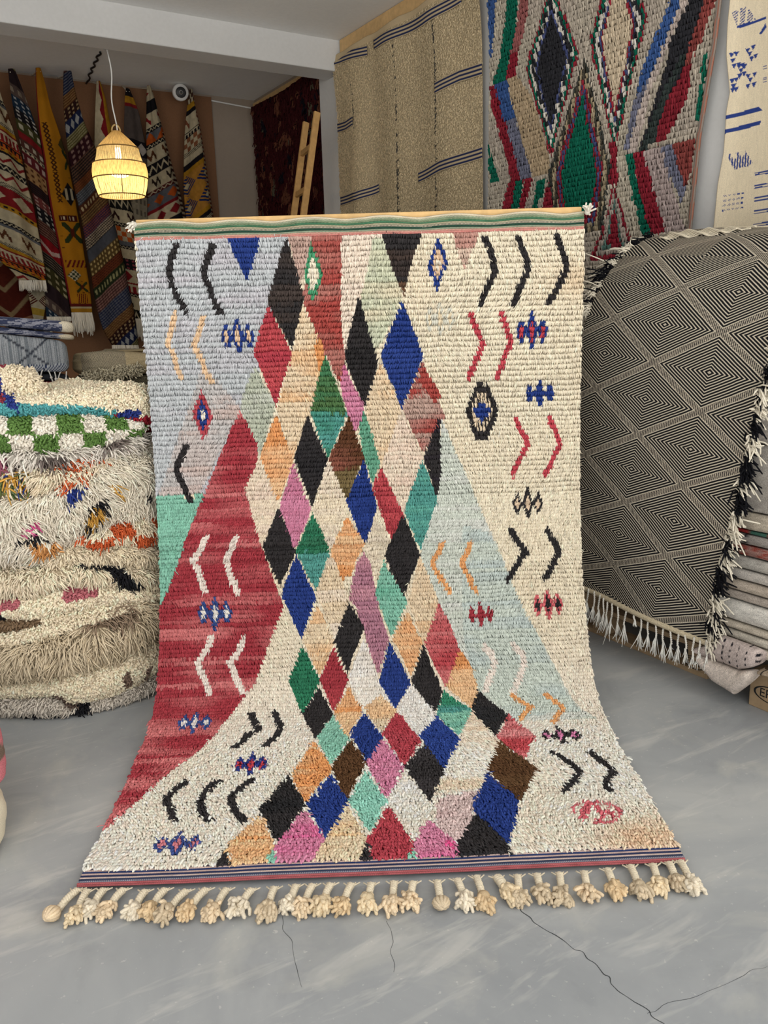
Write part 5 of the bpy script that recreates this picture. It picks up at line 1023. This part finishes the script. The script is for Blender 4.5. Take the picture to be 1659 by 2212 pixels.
brownst = [(.16,KNV,'stripe',(110,112,120)),(.10,KBR,'stripe',(150,118,74)),(.09,(52,30,28),'dots',(176,150,110),.04),(.11,KNV,'dia',(168,170,170),.05),(.10,(92,84,44),'stripe',(166,158,120)),(.12,(58,28,34),'dots',(150,120,110),.05),(.14,KBK,'stripe',(120,86,66)),(.08,KBR,'stripe',(140,80,48)),(.10,(66,70,80),'stripe',(126,130,136)),(.08,(86,50,34),'dash',(190,170,130),.03),(.09,(74,54,40),'stripe',(150,116,70)),(.10,KNV,'stripe',(150,80,60)),(.10,KBK,'stripe',(196,176,150)),(.10,(80,82,90)),(.12,(96,76,44),'dots',(206,180,120),.03),(.10,(120,62,36),'stripe',(60,30,26)),(.10,(44,52,34),'dash',(160,156,110),.03),(.12,(74,46,44),'stripe',(160,120,110))]
def yellow(x, s, u, L):
    c = np.ones((len(x), 3))*lin((196,132,32))*(.85+.25*vn(s*14, x*14, 3))[:, None]; rnd = np.random.default_rng(4)
    c[(u < .07)] = lin(KRD)
    v = s/L
    for k in range(18): 
        s0 = L*(.22+.018*k); d = np.abs(x+.02+.0*k)+np.abs(s-s0); c[(np.abs(x+.03) < .022) & (np.abs(s-s0) < .018) & (np.abs(np.abs(x+.03)-np.abs(s-s0)) < .008)] = lin((74,44,24))
    for vc, xc, sx, ss_, k in ((.50,.06,.07,.10,0),(.66,.03,.09,.10,1),(.60,.05,.055,.035,2),(.60,-.03,.04,.03,2),(.79,.02,.10,.035,3),(.84,-.02,.06,.055,4),(.89,.03,.06,.05,1),(.94,.02,.05,.045,3),(.36,.10,.045,.09,1),(.30,.08,.04,.06,5)):
        X = (x-xc)/sx; S = (s-vc*L)/ss_; m = (np.abs(X)+np.abs(S) < 1)
        if k == 0: c[m] = lin(KBK); c[m & (np.abs(np.abs(X)-.35) < .16) & (np.abs(S) < .5)] = lin(CRM)
        if k == 1: mm = ((np.abs(X-S) < .3) | (np.abs(X+S) < .3)) & (np.maximum(np.abs(X), np.abs(S)) < .9); c[mm] = lin((52,62,34)); c[mm & (np.abs(X) < .2)] = lin((96,40,26))
        if k == 2: c[(np.abs(X) < .8) & (np.abs(S) < .8)] = lin((78,30,24)); c[(np.abs(X) < .45) & (np.abs(S) < .45) & (np.sin(X*9) > 0)] = lin(CRM)
        if k == 3: mm = (np.abs(S) < .9) & (np.abs(X) < .95); c[mm & (np.sin(X*16+S*3) > .1)] = lin((110,30,30))
        if k == 4: mm = m; c[mm] = np.where(((np.floor(X*3)+np.floor(S*3)) % 2 == 0)[mm][:, None], lin((56,66,44)), lin(CRM))
        if k == 5: c[m] = lin((74,66,36))
    c[v > .962] = lin((108,34,32)); c[(v > .975)] = lin((206,190,150)); c[v > .982] = lin((190,136,40))
    o = (np.abs(np.sin(s*32)) < .12) & (np.abs(np.sin(x*60+1)) < .55) & (v > .4) & (vn(s*7, x*9, 8) > .55); c[o] = lin((112,64,24)); return c
zig = lambda c1, c2, c3: (lambda x, s, u, L: np.where((u < .45+.22*np.abs(((s/.16) % 1)-.5)*2-.1)[:, None], lin(c1), np.where((u < .70)[:, None], lin(c2), lin(c3)))*(.85+.3*vn(s*40, x*60, 5))[:, None])
def join(f1, f2, cut, edge=.03):
    def f(x, s, u, L):
        a, b = f1(x, s, u, L), f2(x, s, u, L); return np.where((s < cut)[:, None], a, b)
    return f
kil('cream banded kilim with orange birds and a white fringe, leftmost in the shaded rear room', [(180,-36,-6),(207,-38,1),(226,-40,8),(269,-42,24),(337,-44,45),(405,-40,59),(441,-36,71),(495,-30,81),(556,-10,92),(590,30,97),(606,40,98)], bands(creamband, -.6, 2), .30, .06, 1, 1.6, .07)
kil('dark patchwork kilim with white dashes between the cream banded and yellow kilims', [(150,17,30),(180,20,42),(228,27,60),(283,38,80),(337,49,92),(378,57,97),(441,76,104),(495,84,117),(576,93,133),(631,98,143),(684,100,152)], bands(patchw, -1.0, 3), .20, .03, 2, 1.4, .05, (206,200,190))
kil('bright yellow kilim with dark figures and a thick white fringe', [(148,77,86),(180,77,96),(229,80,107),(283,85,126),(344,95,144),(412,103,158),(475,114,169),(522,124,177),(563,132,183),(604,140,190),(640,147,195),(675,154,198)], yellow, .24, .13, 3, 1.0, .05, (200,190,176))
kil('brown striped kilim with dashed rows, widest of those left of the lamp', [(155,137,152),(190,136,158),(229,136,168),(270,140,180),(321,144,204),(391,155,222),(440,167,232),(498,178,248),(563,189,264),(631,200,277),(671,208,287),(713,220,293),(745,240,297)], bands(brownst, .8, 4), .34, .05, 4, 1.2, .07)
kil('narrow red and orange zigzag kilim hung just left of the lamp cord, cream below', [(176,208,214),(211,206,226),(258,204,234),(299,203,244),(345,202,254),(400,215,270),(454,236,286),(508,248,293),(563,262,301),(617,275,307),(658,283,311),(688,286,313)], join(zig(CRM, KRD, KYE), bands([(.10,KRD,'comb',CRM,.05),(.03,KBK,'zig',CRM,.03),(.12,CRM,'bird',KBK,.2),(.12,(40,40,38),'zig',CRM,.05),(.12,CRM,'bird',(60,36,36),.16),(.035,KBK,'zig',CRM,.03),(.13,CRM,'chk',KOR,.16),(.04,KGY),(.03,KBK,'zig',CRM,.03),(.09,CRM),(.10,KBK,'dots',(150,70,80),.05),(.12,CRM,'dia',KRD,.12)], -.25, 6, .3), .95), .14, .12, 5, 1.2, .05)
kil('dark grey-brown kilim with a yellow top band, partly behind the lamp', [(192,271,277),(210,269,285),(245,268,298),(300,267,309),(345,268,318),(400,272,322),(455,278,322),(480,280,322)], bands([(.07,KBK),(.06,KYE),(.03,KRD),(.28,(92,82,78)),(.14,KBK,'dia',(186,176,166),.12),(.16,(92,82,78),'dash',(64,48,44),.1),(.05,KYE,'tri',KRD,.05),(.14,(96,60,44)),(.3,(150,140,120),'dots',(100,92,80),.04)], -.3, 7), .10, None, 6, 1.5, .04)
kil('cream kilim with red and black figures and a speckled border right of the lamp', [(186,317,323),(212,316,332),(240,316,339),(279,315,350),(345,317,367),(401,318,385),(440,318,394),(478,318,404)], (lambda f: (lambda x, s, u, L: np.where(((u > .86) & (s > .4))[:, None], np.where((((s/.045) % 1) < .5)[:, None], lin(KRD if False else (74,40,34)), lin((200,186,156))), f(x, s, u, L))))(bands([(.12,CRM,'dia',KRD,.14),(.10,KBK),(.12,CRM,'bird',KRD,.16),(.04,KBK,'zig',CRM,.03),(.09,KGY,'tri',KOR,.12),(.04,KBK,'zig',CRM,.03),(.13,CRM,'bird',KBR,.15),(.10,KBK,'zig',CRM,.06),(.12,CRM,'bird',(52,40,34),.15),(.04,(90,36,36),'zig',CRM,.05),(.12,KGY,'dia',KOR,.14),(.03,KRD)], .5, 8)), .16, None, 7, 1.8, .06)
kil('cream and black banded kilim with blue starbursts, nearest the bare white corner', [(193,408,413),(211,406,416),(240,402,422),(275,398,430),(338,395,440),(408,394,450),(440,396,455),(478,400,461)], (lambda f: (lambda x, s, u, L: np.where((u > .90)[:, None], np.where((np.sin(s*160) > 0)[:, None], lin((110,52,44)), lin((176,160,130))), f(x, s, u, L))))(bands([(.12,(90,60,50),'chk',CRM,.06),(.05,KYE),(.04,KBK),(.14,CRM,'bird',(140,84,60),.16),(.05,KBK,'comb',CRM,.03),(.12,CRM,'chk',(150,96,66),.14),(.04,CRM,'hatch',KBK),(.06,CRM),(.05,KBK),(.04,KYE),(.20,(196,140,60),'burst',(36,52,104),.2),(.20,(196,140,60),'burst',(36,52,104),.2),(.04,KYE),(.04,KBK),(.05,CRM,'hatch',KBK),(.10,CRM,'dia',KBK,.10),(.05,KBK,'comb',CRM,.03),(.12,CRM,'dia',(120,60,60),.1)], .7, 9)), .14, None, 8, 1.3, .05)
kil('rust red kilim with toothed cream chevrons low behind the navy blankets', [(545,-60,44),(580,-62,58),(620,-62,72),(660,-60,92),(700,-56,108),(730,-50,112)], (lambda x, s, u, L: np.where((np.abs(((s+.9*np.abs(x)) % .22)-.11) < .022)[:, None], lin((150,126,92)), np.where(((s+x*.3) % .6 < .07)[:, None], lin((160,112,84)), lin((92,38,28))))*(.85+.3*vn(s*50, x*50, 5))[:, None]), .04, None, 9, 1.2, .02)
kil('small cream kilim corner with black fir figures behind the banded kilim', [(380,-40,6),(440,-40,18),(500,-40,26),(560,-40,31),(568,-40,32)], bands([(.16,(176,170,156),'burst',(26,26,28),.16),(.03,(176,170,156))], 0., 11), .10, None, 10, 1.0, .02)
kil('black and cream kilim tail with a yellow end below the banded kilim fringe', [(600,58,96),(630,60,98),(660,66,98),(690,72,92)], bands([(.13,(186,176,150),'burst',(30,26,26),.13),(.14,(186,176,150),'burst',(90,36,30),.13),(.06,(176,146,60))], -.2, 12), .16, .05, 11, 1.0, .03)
# hooks, cables, camera
hk = MB(); p = on(452, 197, 1, YB-.06); q = p+np.array([.11, -.02, .005]); hk.tube([p, p+np.array([.01, -.01, .012]), q], .006, 6, lin((30,28,26))); tag(hk.build('wall_hook', M['black']), 'dark iron hook at the top right corner of the brown board', 'hook')
cb = MB(); a = np.array(on(216, 112, 2, ZC+.015)); b = on(187, 160, 1, YB-.05); b[2] = min(b[2], ZC-.02); t = np.linspace(0, 1, 24)[:, None]; pts = a+(b-a)*t; pts[:, 2] = ZC+.012-(ZC+.012-b[2])*t[:, 0]**9; pts += np.stack([.012*np.sin(t[:, 0]*30), 0*t[:, 0], 0*t[:, 0]], 1); cb.tube(pts, .008, 6, lin((20,20,22))); tag(cb.build('hanging_cable', M['black']), 'black cable crossing the rear ceiling from the beam to the kilim wall', 'cable')
cw_ = MB(); a = on(456, 212, 1, YB-.012); b = np.array([XWB-.01, YB-.012, on(545, 228, 0, XWB)[2]]); a[2] = min(a[2], ZC-.03); b[2] = min(b[2], ZC-.06); t = np.linspace(0, 1, 10)[:, None]; cw_.tube(a+(b-a)*t, .008, 6, lin((190,190,188))); tag(cw_.build('hanging_cable', M['white']), 'thin white cable along the rear wall under the ceiling, by the corner', 'cable')
cc = on(389, 193, 1, YB-.24); cc[2] = min(cc[2], ZC-.05); dm = empty('security_camera', (cc[0], cc[1], cc[2]), 'round white security camera high between the two right cream kilims', 'camera')
vd = unit(CAM[None]-cc[None]+np.array([[.6, 0, .2]]))[0]
def disc(c, d, r0, r1, l, col, nm, m, par, bev=True):
    c = np.array(c); mm = MB(); mm.tube([c, c+d*l*.5, c+d*l*.92, c+d*l], [r0, r0, r0*.97, r1], 28, lin(col)); mm.build(nm, m, par)
disc(cc-vd*.05, vd, .075, .066, .11, (226,226,224), 'housing', M['white'], dm); disc(cc+vd*.082, vd, .047, .042, .006, (18,18,20), 'face', M['black'], dm); disc(cc+vd*.104, vd, .018, .018, .003, (200,200,204), 'lens_ring', M['white'], dm); disc(cc+vd*.110, vd, .012, .008, .004, (10,10,12), 'lens', M['black'], dm)
MB().tube([cc-vd*.05, np.array([cc[0]+.02, YB-.01, cc[2]+.02])], .022, 10, lin((220,220,218))).build('mount', M['white'], dm)

# ================================================================== WOVEN PENDANT LAMP
LY = 6.78; lc = on(266, 424, 1, LY); lt = on(249, 283, 1, LY); hgt = lt[2]-lc[2]; LCx = .5*(lc[0]+lt[0]); zb_ = lc[2]
k_ = on(320, 375, 1, LY)[0]-on(204, 375, 1, LY)[0]; rs = k_/2/.205
lamp = empty('pendant_lamp', (LCx, LY, zb_), 'lit woven straw pendant lamp hanging below the beam in front of the kilims', 'lamp')
def straw(name, hole, col):
    m = bpy.data.materials.new(name); m.use_nodes = True; nt = m.node_tree; N = nt.nodes; K = nt.links; N.remove(N['Principled BSDF']); out = N['Material Output']
    uv = N.new('ShaderNodeUVMap'); uv.uv_map = 'UVMap'; wv = N.new('ShaderNodeTexNoise'); mp = N.new('ShaderNodeMapping'); mp.inputs['Scale'].default_value = (140, 3, 1); K.new(uv.outputs[0], mp.inputs[0]); K.new(mp.outputs[0], wv.inputs[0]); wv.inputs['Scale'].default_value = 1; wv.inputs['Detail'].default_value = 2
    r = N.new('ShaderNodeValToRGB'); r.color_ramp.elements[0].position = .3; r.color_ramp.elements[1].position = .7; r.color_ramp.elements[0].color = (*lin(np.array(col)*.72), 1); r.color_ramp.elements[1].color = (*lin(col), 1); K.new(wv.outputs[0], r.inputs[0])
    d = N.new('ShaderNodeBsdfDiffuse'); t = N.new('ShaderNodeBsdfTranslucent'); K.new(r.outputs[0], d.inputs[0]); K.new(r.outputs[0], t.inputs[0]); mx = N.new('ShaderNodeMixShader'); mx.inputs[0].default_value = .5; K.new(d.outputs[0], mx.inputs[1]); K.new(t.outputs[0], mx.inputs[2]); last = mx.outputs[0]
    if hole:
        sp = N.new('ShaderNodeSeparateXYZ'); K.new(uv.outputs[0], sp.inputs[0])
        def mth(op, a, b=None):
            n = N.new('ShaderNodeMath'); n.operation = op
            for i, v in enumerate((a, b)):
                if v is None: continue
                if isinstance(v, (int, float)): n.inputs[i].default_value = v
                else: K.new(v, n.inputs[i])
            return n.outputs[0]
        s1 = mth('SINE', mth('MULTIPLY', mth('ADD', mth('MULTIPLY', sp.outputs[0], 70), mth('MULTIPLY', sp.outputs[1], 30)), PI)); s2 = mth('SINE', mth('MULTIPLY', mth('SUBTRACT', mth('MULTIPLY', sp.outputs[0], 70), mth('MULTIPLY', sp.outputs[1], 30)), PI))
        h = mth('GREATER_THAN', mth('MULTIPLY', s1, s2), .32); tr = N.new('ShaderNodeBsdfTransparent'); m2 = N.new('ShaderNodeMixShader'); K.new(h, m2.inputs[0]); K.new(last, m2.inputs[1]); K.new(tr.outputs[0], m2.inputs[2]); last = m2.outputs[0]
    K.new(last, out.inputs[0]); return m
sS, sH = straw('straw', False, (222,186,120)), straw('cane_mesh', True, (232,206,144))
def tier(nm, prof, m, wav=.0):
    th = np.linspace(0, 2*PI, 97); pr = np.array(prof); v = np.linspace(0, 1, 14); r = np.interp(v, np.linspace(0, 1, len(pr)), pr[:, 0])*rs; z = np.interp(v, np.linspace(0, 1, len(pr)), pr[:, 1])*hgt
    rr = r[:, None]*(1+wav*np.sin(th*48)[None]); P = np.stack([LCx+rr*np.cos(th), LY+rr*np.sin(th), zb_+z[:, None]+0*th], -1); uvv = np.stack([np.broadcast_to(th/2/PI, (14, 97)), np.broadcast_to(v[:, None], (14, 97))], -1)
    MB().grid(P, lin((220,186,124)), uvv).build(nm, m, lamp, uv=True)
tier('lower_weave', [(.172,0),(.190,.13),(.203,.27)], sH); tier('straw_band', [(.205,.265),(.206,.38),(.196,.50)], sS, .006); tier('upper_weave', [(.180,.50),(.166,.60),(.152,.74)], sH); tier('straw_cap', [(.156,.735),(.10,.86),(.030,1.0)], sS, .006)
for r_, z_ in ((.172, 0), (.205, .268), (.196, .50), (.156, .735)):
    th = np.linspace(0, 2*PI, 49); MB().tube(np.stack([LCx+r_*rs*np.cos(th), LY+r_*rs*np.sin(th), zb_+z_*hgt+0*th], 1), .0045, 6, lin((140,112,70)), False).build('hoop', M['weave'], lamp)
for k in range(6):
    a = k/6*2*PI+.3; t = np.array([[.172,0],[.192,.13],[.205,.268]]); MB().tube(np.stack([LCx+t[:, 0]*rs*.985*math.cos(a), LY+t[:, 0]*rs*.985*math.sin(a), zb_+t[:, 1]*hgt], 1), .003, 5, lin((150,124,80))).build('rib', M['weave'], lamp)
th = np.linspace(0, PI, 16); MB().tube(np.stack([LCx+.032*rs*np.cos(th), LY+0*th, zb_+hgt+.045*np.sin(th)], 1), .006, 6, lin((206,176,120))).build('hanging_loop', M['weave'], lamp)
t = np.linspace(0, 1, 30); c0 = np.array([LCx, LY, zb_+hgt*.80]); c1 = np.array([LCx-.005, LY, ZC+.018]); MB().tube(c0+(c1-c0)*t[:, None]+np.stack([.010*np.sin(t*13), 0*t, 0*t], 1), .0055, 7, lin((206,206,202))).build('cord', M['cord'], lamp)
MB().lathe([(.0, .0), (.022, .0), (.024, .05), (.016, .09), (.0, .095)], (LCx, LY, zb_+hgt*.74), 20, lin((214,206,180))).build('socket', M['white'], lamp)
em = bpy.data.materials.new('lit_bulb'); em.use_nodes = True; b = em.node_tree.nodes['Principled BSDF']; b.inputs['Emission Color'].default_value = (1, .93, .80, 1); b.inputs['Emission Strength'].default_value = 9
MB().lathe([(.0, -.05), (.05, -.045), (.085, -.02), (.09, .0), (.07, .02), (.028, .05), (.022, .16), (.0, .165)], (LCx, LY, zb_+hgt*.40), 24).build('bulb', em, lamp)
pl_ = bpy.data.lights.new('lamp_light', 'POINT'); pl_.energy = LAMPW; pl_.color = (1, .86, .62); pl_.shadow_soft_size = .05; po_ = bpy.data.objects.new('lamp_light', pl_); COL.objects.link(po_); po_.location = (LCx, LY, zb_+hgt*.25); po_.parent = lamp; po_.matrix_parent_inverse = lamp.matrix_world.inverted()
EXPO = -0.05; SKY = 1.0; STREET = 3.2; PAVE = 4.0
# ================================================================== camera, daylight, exposure
cam = bpy.data.cameras.new('camera'); co = bpy.data.objects.new('camera', cam); COL.objects.link(co)
cam.sensor_fit = 'VERTICAL'; cam.sensor_height = 24; cam.lens = 24*F/2212; cam.clip_start = .05
from mathutils import Matrix
co.matrix_world = Matrix(((R[0], U[0], -W[0], CAM[0]), (R[1], U[1], -W[1], CAM[1]), (R[2], U[2], -W[2], CAM[2]), (0, 0, 0, 1)))
sc.camera = co
wd = bpy.data.worlds.new('daylight'); sc.world = wd; wd.use_nodes = True
nt = wd.node_tree; bg = nt.nodes['Background']; bg.inputs[1].default_value = SKY
# overcast sky all round, a sunlit street in front of the open shop front (towards -Y)
gm = nt.nodes.new('ShaderNodeNewGeometry'); sx = nt.nodes.new('ShaderNodeSeparateXYZ'); nt.links.new(gm.outputs['Incoming'], sx.inputs[0])
mr = nt.nodes.new('ShaderNodeMapRange'); mr.inputs[1].default_value = .35; mr.inputs[2].default_value = .95; mr.inputs[3].default_value = 0; mr.inputs[4].default_value = 1; nt.links.new(sx.outputs[1], mr.inputs[0])
mx = nt.nodes.new('ShaderNodeMix'); mx.data_type = 'RGBA'; nt.links.new(mr.outputs[0], mx.inputs[0]); mx.inputs[6].default_value = (.92, .96, 1.0, 1); mx.inputs[7].default_value = (STREET, STREET*.975, STREET*.93, 1); m3 = nt.nodes.new('ShaderNodeMix'); m3.data_type = 'RGBA'; r3 = nt.nodes.new('ShaderNodeMapRange'); r3.inputs[1].default_value = -.02; r3.inputs[2].default_value = .08; nt.links.new(sx.outputs[2], r3.inputs[0]); nt.links.new(r3.outputs[0], m3.inputs[0]); nt.links.new(mx.outputs[2], m3.inputs[6]); m3.inputs[7].default_value = (PAVE, PAVE*.97, PAVE*.92, 1); nt.links.new(m3.outputs[2], bg.inputs[0])   # sunlit paving below the horizon
pl = bpy.data.lights.new('doorway_daylight', 'AREA'); pl.shape = 'RECTANGLE'; pl.size = 6.2; pl.size_y = 3.6; pl.cycles.is_portal = True
po = bpy.data.objects.new('doorway_daylight', pl); COL.objects.link(po); po.location = (.55, -1.5, 1.82); po.rotation_euler = (PI/2, 0, 0)
p2 = bpy.data.lights.new('side_daylight', 'AREA'); p2.shape = 'RECTANGLE'; p2.size = 3.9; p2.size_y = 3.6; p2.cycles.is_portal = True
q2 = bpy.data.objects.new('side_daylight', p2); COL.objects.link(q2); q2.location = (-2.65, .45, 1.82); q2.rotation_euler = (PI/2, 0, -PI/2)
sc.cycles.max_bounces = 7; sc.cycles.diffuse_bounces = 4; sc.cycles.glossy_bounces = 2; sc.cycles.transmission_bounces = 3; sc.cycles.transparent_max_bounces = 8
sc.cycles.sample_clamp_indirect = 4; sc.cycles.caustics_reflective = False; sc.cycles.caustics_refractive = False
sc.cycles.use_denoising = True; sc.cycles.use_adaptive_sampling = True; sc.cycles.adaptive_threshold = .02
vs = sc.view_settings; vs.view_transform = 'Standard'; vs.look = 'None'; vs.gamma = 1; vs.use_curve_mapping = False; vs.exposure = EXPO
